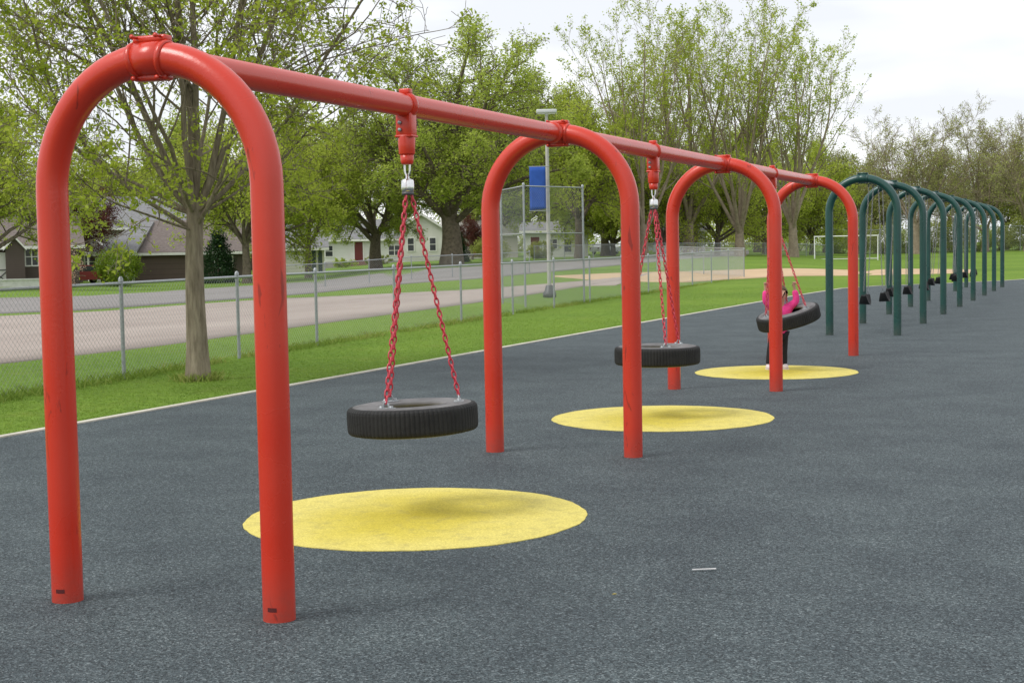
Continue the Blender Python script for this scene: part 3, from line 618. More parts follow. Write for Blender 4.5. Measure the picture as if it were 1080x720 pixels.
LX = lambda y: np.interp(y, [q[1] for q in lot_near], [q[0] for q in lot_near])+.1
gpts = np.concatenate([scat(150000, lambda y: FX(y)-.1, KX, 2, 24, 1.3), scat(45000, LX, FX, 4, 30, 1.2), scat(45000, lambda y: FX(y), KX, 24, 44)])
tag(link('grass', blades('grass', gpts, .026, .0055, R, .8), GRASSB), kind='stuff')
wy = 4+52*R.random(11000)**1.4; wx = FX(wy)+R.normal(0, .11, len(wy)); ang = R.random(len(wy))
keep = (np.sin(wy*1.9)+np.sin(wy*.83+1)+np.sin(wy*4.3) > -1.0-.5*R.random(len(wy)))
wp = np.stack([wx, wy, np.zeros_like(wx)], -1)[keep]
ta = R.random(500)*6.283; tr = .14+np.abs(R.normal(0, .10, 500)); wp = np.concatenate([wp, np.stack([-6.47+np.cos(ta)*tr, 9.72+np.sin(ta)*tr, 0*ta], -1)])
tag(link('weeds', blades('weeds', wp, .085, .0055, R, .6), leafmat('weed_blade', (.13, .21, .03), (.22, .31, .05), (.40, .39, .13), .4)), kind='stuff')

# ------------------------------------------------------------------ fences
def mesh_panel(b, A, B_, z0, z1, pitch=.055, r=.0018, off=0.0):
    """chain link: two families of slanting wires between ground points A and B_ (x, y), each wire clipped to the panel"""
    A = Vector((A[0], A[1])); B_ = Vector((B_[0], B_[1])); Ln = (B_-A).length; d = (B_-A)/Ln; nr = Vector((-d.y, d.x)); H = z1-z0
    st = pitch*1.414
    for s in (1, -1):
        k = -H if s > 0 else 0.0
        while k < (Ln if s > 0 else Ln+H):
            # wire: u = k + s*(z)
            za, zb = 0.0, H
            if s > 0: za = max(0, -k); zb = min(H, Ln-k)
            else: za = max(0, k-Ln); zb = min(H, k)
            if zb-za > .01:
                ps = []
                for z in (za, zb):
                    u = k+s*z; q = A+d*u+nr*(s*.002+off); zz = float(g(q.x, q.y))+z0+z; ps.append(Vector((q.x, q.y, zz)))
                t = (ps[1]-ps[0]).normalized(); n3 = Vector((nr.x, nr.y, 0)); sd_ = t.cross(n3)
                vs = []
                for p in ps: vs += [p+n3*r, p-n3*r*.5+sd_*r*.87, p-n3*r*.5-sd_*r*.87]
                b.add(vs, [(0, 1, 4, 3), (1, 2, 5, 4), (2, 0, 3, 5)])
            k += st
def chain_fence(name, pts, h, label, posts, pitch=.055, wr=.0015, pr=.024, rr=.02, midrail=None, group=None, extra_h=.05):
    """pts: ground polyline; posts: list of ground points"""
    P0 = posts[0]; root = thing(name, (0, 0, 0), label, 'fence', group)
    b = MB()
    for i in range(len(pts)-1): mesh_panel(b, pts[i], pts[i+1], .03, h-.02, pitch, wr)
    b.build('chain_link_mesh', STEEL, root)
    b = MB()
    b.tube([(p[0], p[1], float(g(p[0], p[1]))+h) for p in pts], rr, 8); b.build('top_rail', STEEL, root)
    if midrail:
        b = MB(); b.tube([(p[0], p[1], float(g(p[0], p[1]))+midrail) for p in pts], rr*.8, 8); b.build('middle_rail', STEEL, root)
    for p in posts:
        z = float(g(p[0], p[1])); b = MB(); b.tube([(p[0], p[1], z-.1), (p[0], p[1], z+h+extra_h)], pr, 10)
        b.lathe([(pr*1.25, h+extra_h-.03), (pr*1.25, h+extra_h+.005), (pr*.7, h+extra_h+.03), (.001, h+extra_h+.038)], 10, c=(p[0], p[1], z)); b.build('post', STEEL, root)
    return root
fy = [-8, 1.6, 4.5, 7.1, 9.68, 12.9, 15.6, 18.9, 22.5, 25.9, 29.2, 32.6, 36, 39.3, 42.6, 45.9, 49.3, 52.7, 56.2]
fpts = [(float(FX(y)), y) for y in fy]
chain_fence('chain_link_fence', fpts, 1.15, 'long low chain link fence along the grass between playground and parking lot', fpts[1:])
# return panel at the far end and the fences behind
c1 = fpts[-1]; q = gp(752, 285)
chain_fence('chain_link_fence', [c1, (-13.5, 60), (-17.5, 66)], 1.2, 'short chain link return running away from the far end of the long fence', [(-13.5, 60), (-17.5, 66)], .08, .003)
p0, p1 = at(296, 66), at(560, 74)
pp = [(p0.x+(p1.x-p0.x)*i/6, p0.y+(p1.y-p0.y)*i/6) for i in range(7)]
chain_fence('chain_link_fence', pp, 1.05, 'second low chain link fence beside the road, beyond the parking lot', pp, .08, .003)
p0, p1 = at(565, 118), at(872, 150)
pp = [(p0.x+(p1.x-p0.x)*i/12, p0.y+(p1.y-p0.y)*i/12) for i in range(13)]
chain_fence('chain_link_fence', pp, 1.15, 'far outfield chain link fence below the tall airy trees', pp, .10, .006, .035, .03)
p0, p1 = at(880, 182), at(1110, 180)
pp = [(p0.x+(p1.x-p0.x)*i/14, p0.y+(p1.y-p0.y)*i/14) for i in range(15)]
chain_fence('boundary_fence', pp, 3.0, 'tall dark mesh fence before the hedge at the far right', pp, .16, .006, .05, .03)
# backstop
bp_ = [at(531, 40), at(555, 37.4), at(617, 39.2)]
bq = [(p.x, p.y) for p in bp_]
chain_fence('backstop', bq, 3.05, 'tall chain link ball field backstop seen through the second red arch', bq, .06, .0015, .028, .016, midrail=1.85)
# light pole with banner
P = at(580.5, 44); pr = thing('light_pole', P, 'tall grey light pole with flat lamp head behind the second red arch', 'light pole')
b = MB(); b.tube([(0, 0, -.1), (0, 0, 3), (0, 0, 5.45)], [.062, .056, .046], 14); b.build('pole', mat('pole_paint', (.42, .41, .37), .6, var=.12, vscale=5), pr)
b = MB(); b.lathe([(.001, 0), (.2, 0), (.2, .12), (.14, .2), (.11, .34), (.09, .36), (.001, .36)], 16); b.build('base_cover', DARKSTEEL, pr)
bM = Matrix.Rotation(YAW, 4, 'Z')
b = MB(); b.bbox((-.30, -.14, 5.45), (.30, .14, 5.57), .03, bM); b.bbox((-.05, -.05, 5.38), (.05, .05, 5.47), .01, bM); lh = b.build('lamp_head', mat('lamp_housing', (.55, .57, .56), .4, metal=.3), pr)
b = MB(); b.box((-.26, -.11, 5.436), (.26, .11, 5.448), bM); b.build('lens', mat('lamp_lens', (.75, .76, .74), .3), lh)
P = at(570, 43.6); pb = thing('banner', (P.x, P.y, P.z), 'plain blue banner hanging on the light pole', 'banner', rz=YAW)
b = MB()
nb = 10; vs = []
for i in range(nb+1):
    for j in range(7):
        u, v = j/6, i/nb; zz = 2.58+1.28*v+(.05*u if i == 0 else 0); vs.append((-.24+.48*u, .02*math.sin(3.1*u+4*v)+.02, zz))
b.add(vs+[(x, y+.012, z) for x, y, z in vs], [(i*7+j, i*7+j+1, i*7+j+8, i*7+j+7) for i in range(nb) for j in range(6)]+[(77+i*7+j, 77+i*7+j+7, 77+i*7+j+8, 77+i*7+j+1) for i in range(nb) for j in range(6)]+[(j, 77+j, 78+j, j+1) for j in range(6)]+[(70+j, 71+j, 148+j, 147+j) for j in range(6)]+[(i*7, i*7+7, 84+i*7, 77+i*7) for i in range(nb)]+[(i*7+6, 83+i*7, 90+i*7, 13+i*7) for i in range(nb)], True)
b.build('cloth', mat('blue_cloth', (.03, .09, .36), .75, .2, var=.15, vscale=4), pb)
b = MB(); b.tube([(-.26, .026, 3.87), (.36, .05, 3.87)], .013, 8); b.build('banner_arm', STEEL, pb)
b = MB(); b.tube([(-.26, .026, 2.57), (.36, .05, 2.57)], .013, 8); b.build('banner_arm', STEEL, pb)

# ------------------------------------------------------------------ houses
def siding(name, c, pitch=.16, k=.75):
    m = bpy.data.materials.new(name); m.use_nodes = True; t = m.node_tree; b = t.nodes['Principled BSDF']; lk = t.links.new
    tc = N(t, 'ShaderNodeTexCoord'); sx = N(t, 'ShaderNodeSeparateXYZ'); d = N(t, 'ShaderNodeMath', operation='DIVIDE'); d.inputs[1].default_value = pitch
    fr = N(t, 'ShaderNodeMath', operation='FRACT'); r = N(t, 'ShaderNodeValToRGB'); e = r.color_ramp.elements
    e[0].position = 0; e[0].color = tuple(q*k for q in c)+(1,); e[1].position = .16; e[1].color = tuple(c)+(1,)
    n = N(t, 'ShaderNodeTexNoise'); n.inputs['Scale'].default_value = 1.3; n.inputs['Detail'].default_value = 5
    r2 = N(t, 'ShaderNodeValToRGB'); r2.color_ramp.elements[0].color = (.82,.82,.82,1); r2.color_ramp.elements[1].color = (1.1,1.1,1.1,1)
    x = N(t, 'ShaderNodeMix', data_type='RGBA', blend_type='MULTIPLY'); x.inputs[0].default_value = 1
    lk(tc.outputs['Object'], sx.inputs[0]); lk(sx.outputs[2], d.inputs[0]); lk(d.outputs[0], fr.inputs[0]); lk(fr.outputs[0], r.inputs[0])
    lk(tc.outputs['Object'], n.inputs['Vector']); lk(n.outputs['Fac'], r2.inputs[0]); lk(r.outputs[0], x.inputs[6]); lk(r2.outputs[0], x.inputs[7]); lk(x.outputs[2], b.inputs['Base Color'])
    b.inputs['Roughness'].default_value = .75; return m
WHITE = mat('white_trim', (.74, .73, .70), .6, var=.06, vscale=3)
PANE = mat('window_glass', (.03, .035, .04), .08, .8)
DPANE = PANE
ROOFG = mat('grey_shingles', (.17, .17, .175), .95, .2, col2=(.26, .26, .265), vscale=5, detail=10)
ROOFB = mat('brown_shingles', (.13, .108, .098), .95, .2, col2=(.205, .172, .158), vscale=5, detail=10)
ROOFW = mat('pale_roof', (.55, .53, .50), .8, var=.1, vscale=4)
FOUND = mat('foundation', (.34, .32, .30), .9, var=.15, vscale=3)
def house(name, pxl, pxr, D, wall_h, rise, depth, wmat, rmat, label, front='eave', over=.4, yaw=0.0, cat='house', base=0):
    mpp = D/F; Wd = (pxr-pxl)*mpp; c = (pxl+pxr)/2; P = at(c, D); root = thing(name, (P.x, P.y, P.z+base), label, cat, 'houses across the road', bearing(c)+yaw)
    h = Wd/2
    b = MB()
    if front == 'eave':     # ridge parallel to the front
        b.prism([(0, -.6), (depth, -.6), (depth, wall_h), (depth/2, wall_h+rise*(1-.02)), (0, wall_h)], -h, h, Matrix(((0,1,0,0),(1,0,0,0),(0,0,1,0),(0,0,0,1))))
        b.build('wall', wmat, root)
        b = MB(); sl = rise/(depth/2)
        for s in (0, 1):
            y0, y1 = (-over, depth/2) if s == 0 else (depth+over, depth/2)
            b.add([(-h-over, y0, wall_h-sl*over+.02), (h+over, y0, wall_h-sl*over+.02), (h+over, y1, wall_h+rise+.02), (-h-over, y1, wall_h+rise+.02),
                   (-h-over, y0, wall_h-sl*over+.2), (h+over, y0, wall_h-sl*over+.2), (h+over, y1, wall_h+rise+.2), (-h-over, y1, wall_h+rise+.2)],
                  [(0,1,2,3),(7,6,5,4),(0,4,5,1),(1,5,6,2),(2,6,7,3),(3,7,4,0)])
        rf = b.build('roof', rmat, root)
        b = MB(); b.box((-h-over-.01, -over-.05, wall_h-sl*over-.06), (h+over+.01, -over-.003, wall_h-sl*over+.16)); b.build('fascia', WHITE, rf)
    else:                   # gable towards the front
        b.prism([(-h, -.6), (h, -.6), (h, wall_h), (0, wall_h+rise*(1-.02)), (-h, wall_h)], 0, depth); b.build('wall', wmat, root)
        b = MB(); sl = rise/h
        for s in (-1, 1):
            xe = s*(h+over)
            b.prism([(xe, wall_h-sl*over+.02), (0, wall_h+rise+.02), (0, wall_h+rise+.2), (xe, wall_h-sl*over+.2)], -over, depth+over)
        rf = b.build('roof', rmat, root)
        b = MB()
        for s in (-1, 1):
            xe = s*(h+over+.01); b.prism([(xe, wall_h-sl*over-.06), (0, wall_h+rise-.06), (0, wall_h+rise+.16), (xe, wall_h-sl*over+.16)], -over-.05, -over-.003)
        b.build('fascia', WHITE, rf)
    return root, h
def window(root, x, z, w_, h_, fm=None, shut=None, y=0, nm='window', bars=1):
    fm = fm or WHITE; b = MB(); t = .09
    for lo, hi in [((x-w_/2, y-.06, z), (x+w_/2, y+.02, z+t)), ((x-w_/2, y-.06, z+h_-t), (x+w_/2, y+.02, z+h_)), ((x-w_/2, y-.058, z+t), (x-w_/2+t, y+.02, z+h_-t)), ((x+w_/2-t, y-.058, z+t), (x+w_/2, y+.02, z+h_-t)), ((x-w_/2+t, y-.05, z+h_/2-.03), (x+w_/2-t, y+.01, z+h_/2+.03))]: b.box(lo, hi)
    for i in range(1, bars): xx = x-w_/2+w_*i/bars; b.box((xx-.04, y-.055, z+t), (xx+.04, y+.01, z+h_-t))
    o = b.build(nm, fm, root)
    b = MB(); b.box((x-w_/2+.02, y-.02, z+.02), (x+w_/2-.02, y+.015, z+h_-.02)); b.build('pane', PANE, o)
    if shut:
        for s in (-1, 1):
            b = MB(); xc = x+s*(w_/2+.24); b.box((xc-.2, y-.04, z), (xc+.2, y-.002, z+h_)); b.build('shutter', shut, o)
    return o
def door(root, x, z, w_, h_, dm, y=0, cross=False):
    b = MB(); b.box((x-w_/2-.1, y-.05, z), (x-w_/2, y+.01, z+h_+.1)); b.box((x+w_/2, y-.05, z), (x+w_/2+.1, y+.01, z+h_+.1)); b.box((x-w_/2, y-.05, z+h_), (x+w_/2, y+.01, z+h_+.1)); fr = b.build('door_frame', WHITE, root)
    b = MB(); b.box((x-w_/2, y-.03, z), (x+w_/2, y+.01, z+h_)); d = b.build('door', dm, root)
    b = MB(); b.ball((x+w_/2-.1, y-.06, z+h_*.48), .04, 6); b.build('handle', DARKSTEEL, d)
    if cross:
        b = MB()
        for s in (-1, 1): b.tube([(x-s*w_*.42, y-.045, z+.1), (x+s*w_*.42, y-.045, z+.85)], .035, 6)
        b.box((x-w_/2, y-.05, z+.9), (x+w_/2, y-.031, z+.98)); b.build('crossbuck', DARKSTEEL, d)
    return d
BROWN = siding('brown_siding', (.085, .062, .053)); CREAM = siding('cream_siding', (.62, .60, .50)); WSID = siding('white_siding', (.68, .68, .65)); GSID = siding('grey_siding', (.33, .32, .30)); GREEN_S = siding('sage_siding', (.28, .29, .26)); PINK_S = siding('pale_siding', (.55, .50, .46))
BDOOR = siding('brown_garage_door', (.11, .075, .062), .45, .6); REDD = mat('red_door', (.13, .02, .02), .5); DSHUT = mat('dark_shutter', (.05, .07, .065), .7)
# dark brown bungalow with small front gable
r, h = house('bungalow', -120, 82, 101, 2.75, 1.9, 8, BROWN, ROOFB, 'dark brown bungalow at the left edge with white trimmed windows', base=0)
m1 = 101/F
X = lambda px, c, D: (px-c)*D/F
window(r, X(33.5, -19, 101), 1.3, .95, 1.35, bars=2); window(r, X(60, -19, 101), 1.3, 1.0, 1.3, bars=2)
b = MB(); b.prism([(X(7, -19, 101), -.3), (X(26, -19, 101), -.3), (X(26, -19, 101), 2.55), (X(16.5, -19, 101), 3.25), (X(7, -19, 101), 2.55)], -1.0, -.003); gb = b.build('front_gable', BROWN, r)
b = MB()
for s in (-1, 1): b.prism([(X(16.5+s*11.5, -19, 101), 2.42), (X(16.5, -19, 101), 3.27), (X(16.5, -19, 101), 3.42), (X(16.5+s*11.5, -19, 101), 2.57)], -1.25, .3)
b.build('gable_trim', WHITE, gb)
door(r, X(1.5, -19, 101), .15, .95, 2.05, WHITE, 0, True)
b = MB(); b.box((X(-60, -19, 101), -2.6, -.5), (X(62, -19, 101), -2.3, .42)); b.box((X(-60, -19, 101), -2.66, .42), (X(62, -19, 101), -2.24, .5)); wl = b.build('retaining_wall', mat('whitewash', (.62, .62, .60), .8, var=.12, vscale=3))
wl.location = r.location; wl.rotation_euler = r.rotation_euler; tag(wl, 'low white wall before the dark brown bungalow', 'wall')
# small porch house behind
r, h = house('porch_house', 58, 116, 126, 2.6, 2.0, 8, GREEN_S, ROOFG, 'small sage house with white porch trim behind the red car', 'gable')
b = MB(); b.box((-h*.9, -1.8, 2.2), (h*.9, .0, 2.45)); pc = b.build('porch_roof', WHITE, r)
for i in range(4):
    b = MB(); x = -h*.85+h*1.7*i/3; b.tube([(x, -1.65, -.3), (x, -1.65, 2.2)], .08, 8); b.build('porch_post', WHITE, r)
window(r, h*.35, 1.0, 1.0, 1.2); window(r, -h*.4, 1.0, 1.0, 1.2)
# ranch house with hip wing and brown garage door
r, h = house('ranch_house', 146, 264, 124, 2.35, 2.55, 10, BROWN, ROOFB, 'long ranch house with brown roof and brown garage door behind the near tree')
b = MB(); b.box((-h+.1, -.05, -.3), (-h+5.2, -.003, 2.1)); b.build('garage_door', BDOOR, r)
b = MB(); b.box((-h+.1, -.06, 2.1), (-h+5.2, -.003, 2.22)); b.build('door_frame', WHITE, r)
window(r, h*.55, .9, 1.6, 1.1, bars=2)
# wing
mpp = 124/F; x0 = -h-41*mpp; 
b = MB(); b.box((x0+.3, -1.2, -.5), (-h-.02, 6.0, 2.3)); wg = b.build('wing_wall', WSID, r)
b = MB()
A_ = [(x0, -1.5, 2.3), (-h+.25, -1.5, 2.3), (-h+1.6, 4.6, 4.86), (x0+3.6, 4.6, 4.86)]
b.add(A_+[(p[0], p[1], p[2]+.18) for p in A_]+[(x0, 10, 2.3), (x0, 10, 2.48)], [(3,2,1,0), (4,5,6,7), (0,1,5,4), (1,2,6,5), (2,3,7,6), (0,4,9,8), (4,7,9), (0,8,3), (3,8,9,7)]); wr = b.build('wing_roof', ROOFG, r)  # grey shingles put the hip plane's different lighting into the roof colour
b = MB(); b.box((x0-.02, -1.56, 2.12), (-h+.25, -1.505, 2.46)); b.build('fascia', WHITE, wr)
# two storey house behind
r, h = house('two_storey_house', 100, 222, 150, 5.1, 3.0, 9, GSID, ROOFG, 'two-storey grey house with a shuttered upper window behind the ranch house')
window(r, X(151.5, 161, 150), 3.35, 1.1, 1.45, shut=DSHUT); window(r, X(195, 161, 150), 3.35, 1.1, 1.45, shut=DSHUT)
# cream garage
r, h = house('garage', 283, 344, 128, 2.35, 1.9, 7, CREAM, ROOFG, 'cream garage with grey roof behind the small forked tree', cat='garage')
b = MB(); b.box((h-1.1, -.05, -.3), (h-.75, -.003, 2.2)); b.box((h-.55, -.06, -.3), (h-.2, -.003, 2.3)); b.build('corner_trim', DSHUT, r)
b = MB(); b.box((-h+.4, -.04, -.2), (h-1.5, -.003, 2.0)); b.build('garage_door', siding('cream_door', (.66, .64, .56), .5), r)
# long white house
r, h = house('white_house', 338, 436, 160, 2.8, 2.0, 9, WSID, ROOFG, 'long white house with dark red front door and grey roof')
cc = 387
window(r, X(349.5, cc, 160), .9, .95, 1.3); door(r, X(380.5, cc, 160), .45, .9, 2.05, REDD); window(r, X(418, cc, 160), .9, 1.4, 1.2, bars=2)
b = MB()
for i in range(3): b.box((X(380.5, cc, 160)-.9+.1*i, -1.5+.4*i, -.5), (X(380.5, cc, 160)+.9-.1*i, -.06-.001*i, .15*(i+1)))
b.build('front_steps', mat('brick_steps', (.22, .13, .10), .9, var=.2, vscale=6), r)
b = MB(); b.box((-h-.02, -.05, -.5), (h+.02, -.004, .38)); b.build('foundation', FOUND, r)
r, h = house('white_gable_house', 424, 470, 156, 3.4, 1.5, 9, siding('batten', (.66, .65, .60), 9), ROOFG, 'white gabled house front behind the thick double trunk', 'gable')
window(r, h*.5, 1.0, .8, 1.5); window(r, -h*.5, 1.0, .8, 1.5)
r, h = house('pale_roofed_house', 470, 548, 165, 2.7, 1.9, 9, PINK_S, ROOFW, 'small house with pale roof and brown front, right of the thick double trunk')
window(r, -h*.6, .9, .9, 1.4); window(r, h*.3, .9, 1.4, 1.2, bars=2); door(r, -h*.1, .2, .9, 2.05, REDD)
r, h = house('white_house', 554, 622, 152, 2.7, .8, 6, WSID, ROOFG, 'white house with dark garage opening behind the backstop')
window(r, X(601, 588, 150), .4, .9, 1.5); door(r, X(566, 588, 150), .1, .9, 2.0, REDD); window(r, X(584, 588, 150), .8, 1.2, 1.1, bars=2)
r, h = house('grey_house', 690, 745, 205, 3.0, 2.2, 9, WSID, ROOFG, 'small white house far behind the tall airy trees')
window(r, 0, 1, 1.4, 1.3, bars=2); window(r, h*.6, 1, 1.0, 1.3)
r, h = house('white_house', 795, 850, 235, 3.2, 2.2, 9, WSID, ROOFB, 'small white house far behind, seen right of the third red arch')
window(r, 0, 1, 1.4, 1.3, bars=2); window(r, -h*.5, 1, 1.0, 1.3)
# ------------------------------------------------------------------ cars
def car(name, px, D, col, label, rz=0, van=False, Lg=4.4):
    P = at(px, D); root = thing(name, P, label, 'van' if van else 'car', 'cars parked by the houses', bearing(px)+rz)
    k = Lg/4.4; W_ = .86
    if van: low = [(-2.2,.3),(2.2,.3),(2.22,.8),(2.05,1.05),(-2.15,1.1),(-2.22,.7)]; cab = [(-2.12,1.08),(2.0,1.04),(1.25,1.78),(-1.95,1.82)]
    else: low = [(-2.2,.32),(2.2,.32),(2.22,.62),(2.1,.82),(1.2,.92),(-1.5,.95),(-2.15,.9),(-2.22,.6)]; cab = [(-1.65,.94),(1.1,.91),(.45,1.42),(-1.05,1.44)]
    cm = mat('car_paint', col, .3, .5, coat=.6)
    b = MB(); n = len(low)
    def loft(poly, w0, w1, zmid, b):
        n = len(poly); vs = []
        for wv in (-1, -.94, .94, 1):
            for x, z in poly:
                s = (.96 if abs(wv) == 1 else 1); t = min(1, max(0, (z-zmid[0])/(zmid[1]-zmid[0]))); vs.append((x*k*s, wv*(w0*(1-t)+w1*t), zmid[0]+(z-zmid[0])*(.98 if abs(wv) == 1 else 1)))
        fs = [tuple(range(n)), tuple(range(4*n-1, 3*n-1, -1))]+[(q*n+i, q*n+n+i, q*n+n+(i+1) % n, q*n+(i+1) % n) for q in range(3) for i in range(n)]
        b.add(vs, fs, False)
    loft(low, W_, W_, (.3, 1), b); loft(cab, W_*.96, W_*.76, (.9, 1.5 if not van else 1.85), b); b.build('body', cm, root)
    b = MB(); zt = 1.36 if not van else 1.7; zb = .98 if not van else 1.14
    x0, x1 = cab[0][0]*k, cab[1][0]*k; xa, xb = cab[3][0]*k, cab[2][0]*k
    for s in (-1, 1): b.prism([(x0+.28, zb), (x1-.3, zb), (xb-.06, zt), (xa+.06, zt)], s*W_*.80, s*W_*.965)
    b.build('side_window', PANE, root)
    b = MB()
    b.add([(x1-.02, -.66, zb), (x1-.02, .66, zb), (xb+.06, .56, zt), (xb+.06, -.56, zt), (x1-.2, -.66, zb-.05), (x1-.2, .66, zb-.05), (xb-.1, .56, zt), (xb-.1, -.56, zt)], [(0,1,2,3),(4,7,6,5),(0,4,5,1),(2,6,7,3),(0,3,7,4),(1,5,6,2)]); b.build('windscreen', PANE, root)
    for x in (-1.35*k, 1.38*k):
        for s in (-1, 1):
            M_ = Matrix.Translation((x, s*.74, .32)) @ Matrix.Rotation(math.pi/2, 4, 'X')
            b = MB(); b.lathe([(.001, -.11), (.27, -.11), (.32, -.07), (.32, .07), (.27, .11), (.001, .11)], 18, M=M_); wq = b.build('wheel', mat('tyre_black', (.02,.02,.02), .8) if 'tyre_black' not in bpy.data.materials else bpy.data.materials['tyre_black'], root)
            b = MB(); b.lathe([(.001, -.125), (.17, -.12), (.19, -.105), (.19, .105), (.17, .12), (.001, .125)], 14, M=M_); b.build('rim', STEEL, wq)
    for s in (-1, 1):
        b = MB(); b.bbox((2.12*k, s*.62-.14, .62), (2.21*k, s*.62+.14, .76), .02); b.build('headlight', WHITE, root)
        b = MB(); b.bbox((-2.22*k, s*.64-.12, .68), (-2.13*k, s*.64+.12, .84), .02); b.build('taillight', REDD, root)
    return root
car('parked_car', 91, 112, (.24, .012, .018), 'dark red car parked beside the round yellow-green shrub', .6, False, 4.0)
car('parked_car', 640, 186, (.66, .67, .68), 'white car parked under the trees right of the backstop', .9)
car('parked_van', 691, 185, (.45, .48, .5), 'silver van parked behind the second tire swing chains', .25, True, 4.6)

# ------------------------------------------------------------------ soccer goal
ga, gb_ = at(861, 124), at(926, 124)
root = thing('soccer_goal', (ga+gb_)/2, 'white soccer goal frame on the field beyond the last red arch', 'goal', rz=bearing(893))
hw = (gb_-ga).length/2
GW = mat('goal_white', (.74, .74, .72), .5, var=.05)
for s in (-1, 1):
    b = MB(); b.tube([(s*hw, 0, -.1), (s*hw, 0, 1.97)], .042, 10); b.build('goal_post', GW, root)
    b = MB(); b.tube([(s*hw, 0, 1.95), (s*hw, .6, 1.9), (s*hw, 1.6, .05), (s*hw, 1.6, 0)], .03, 8); b.build('back_stay', GW, root)
b = MB(); b.tube([(-hw-.05, 0, 1.97), (hw+.05, 0, 1.97)], .045, 10); b.build('crossbar', GW, root)
b = MB(); b.tube([(-hw, 1.6, .04), (hw, 1.6, .04)], .03, 8); b.build('ground_bar', GW, root)

# ------------------------------------------------------------------ swing frames
W2 = 1.065/2; BAY = 4.797; HT = 2.3; TR = .067
def arch_path(w, top, nn=28):
    p = [(-w, 0, -.15), (-w, 0, .3), (-w, 0, .9), (-w, 0, 1.4)]
    for i in range(nn+1):
        a = math.pi-math.pi*i/nn; p.append((w*math.cos(a), 0, top-w+w*math.sin(a)))
    return p+[(w, 0, 1.4), (w, 0, .9), (w, 0, .3), (w, 0, -.15)]
def frame(name, y0, bay, n, w, top, tr, m, label, hang, sticker):
    root = thing(name, (0, y0, 0), label, 'swing frame')
    for i in range(n):
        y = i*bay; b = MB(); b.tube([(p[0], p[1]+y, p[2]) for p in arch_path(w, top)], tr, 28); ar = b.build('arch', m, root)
        if sticker and i < 1:
            for s in (-1, 1):
                b = MB(); c0 = math.radians(-84 if s > 0 else -78); vs = []
                for j in range(5):
                    a = c0+math.radians(-17+8.5*j); vs += [(s*w+math.cos(a)*(tr+.001), y+math.sin(a)*(tr+.001), .045), (s*w+math.cos(a)*(tr+.001), y+math.sin(a)*(tr+.001), .062)]
                b.add(vs+[(v[0], v[1]+.002, v[2]) for v in vs], [(2*j, 2*j+2, 2*j+3, 2*j+1) for j in range(4)]); b.build('sticker', STICKER, ar)
    for i in range(n-1):
        b = MB(); b.tube([(0, i*bay+tr*.9, top), (0, (i+.5)*bay, top), (0, (i+1)*bay-tr*.9, top)], tr*.94, 28, cap=False); b.build('top_beam', m, root)
    for i in range(n):
        y = i*bay; b = MB()
        # two collars round the arch tube with bolt flanges above and below, and saddle collars where the beams meet
        for s in (-1, 1):
            x = s*.072; zc = top-w+math.sqrt(w*w-x*x); tilt = Matrix.Translation((x, y, zc)) @ Matrix.Rotation(math.asin(x/w), 4, 'Y') @ Matrix.Rotation(math.pi/2, 4, 'Y')
            b.lathe([(tr+.0005, -.012), (tr+.007, -.011), (tr+.009, 0), (tr+.007, .011), (tr+.0005, .012)], 28, M=tilt)
        b.lathe([(tr+.0005, -.072), (tr+.004, -.07), (tr+.004, .07), (tr+.0005, .072)], 28, M=Matrix.Translation((0, y, top-.003)) @ Matrix.Rotation(math.pi/2, 4, 'Y'))
        dirs = ([-1] if i > 0 else [])+([1] if i < n-1 else [])
        for s in dirs:
            b.lathe([(tr*.94+.0005, .0), (tr+.006, .0), (tr+.006, .07), (tr*.94+.0005, .075)], 28, M=Matrix.Translation((0, y+s*tr*.85, top)) @ Matrix.Rotation(-s*math.pi/2, 4, 'X'))
        for z, t in ((top+tr-.004, 1), (top-tr+.004, -1)):
            b.bbox((-.082, y-.018, min(z, z+t*.030)), (.082, y+.036, max(z, z+t*.030)), .010)
        cl = b.build('clamp', m, root)
        for z, t in ((top+tr+.012, 1), (top-tr-.012, -1)):
            for x in (-.058, .058):
                b = MB(); b.lathe([(.001, -.03), (.010, -.028), (.010, -.02), (.006, -.018), (.006, .05), (.010, .052), (.010, .060), (.001, .062)], 8, M=Matrix.Translation((x, y+.006, z+t*.006)) @ Matrix.Rotation(math.pi/2, 4, 'X'))
                b.build('bolt', DARKSTEEL if m is GREEN else RED, cl)
    return root
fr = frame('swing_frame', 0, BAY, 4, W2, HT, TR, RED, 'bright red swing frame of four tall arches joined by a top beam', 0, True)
HG = 2.49
gf = frame('swing_frame', 18.67, 3.413, 8, W2, HG, TR*.92, GREEN, 'dark green swing frame of eight arches in the distance', 0, False)
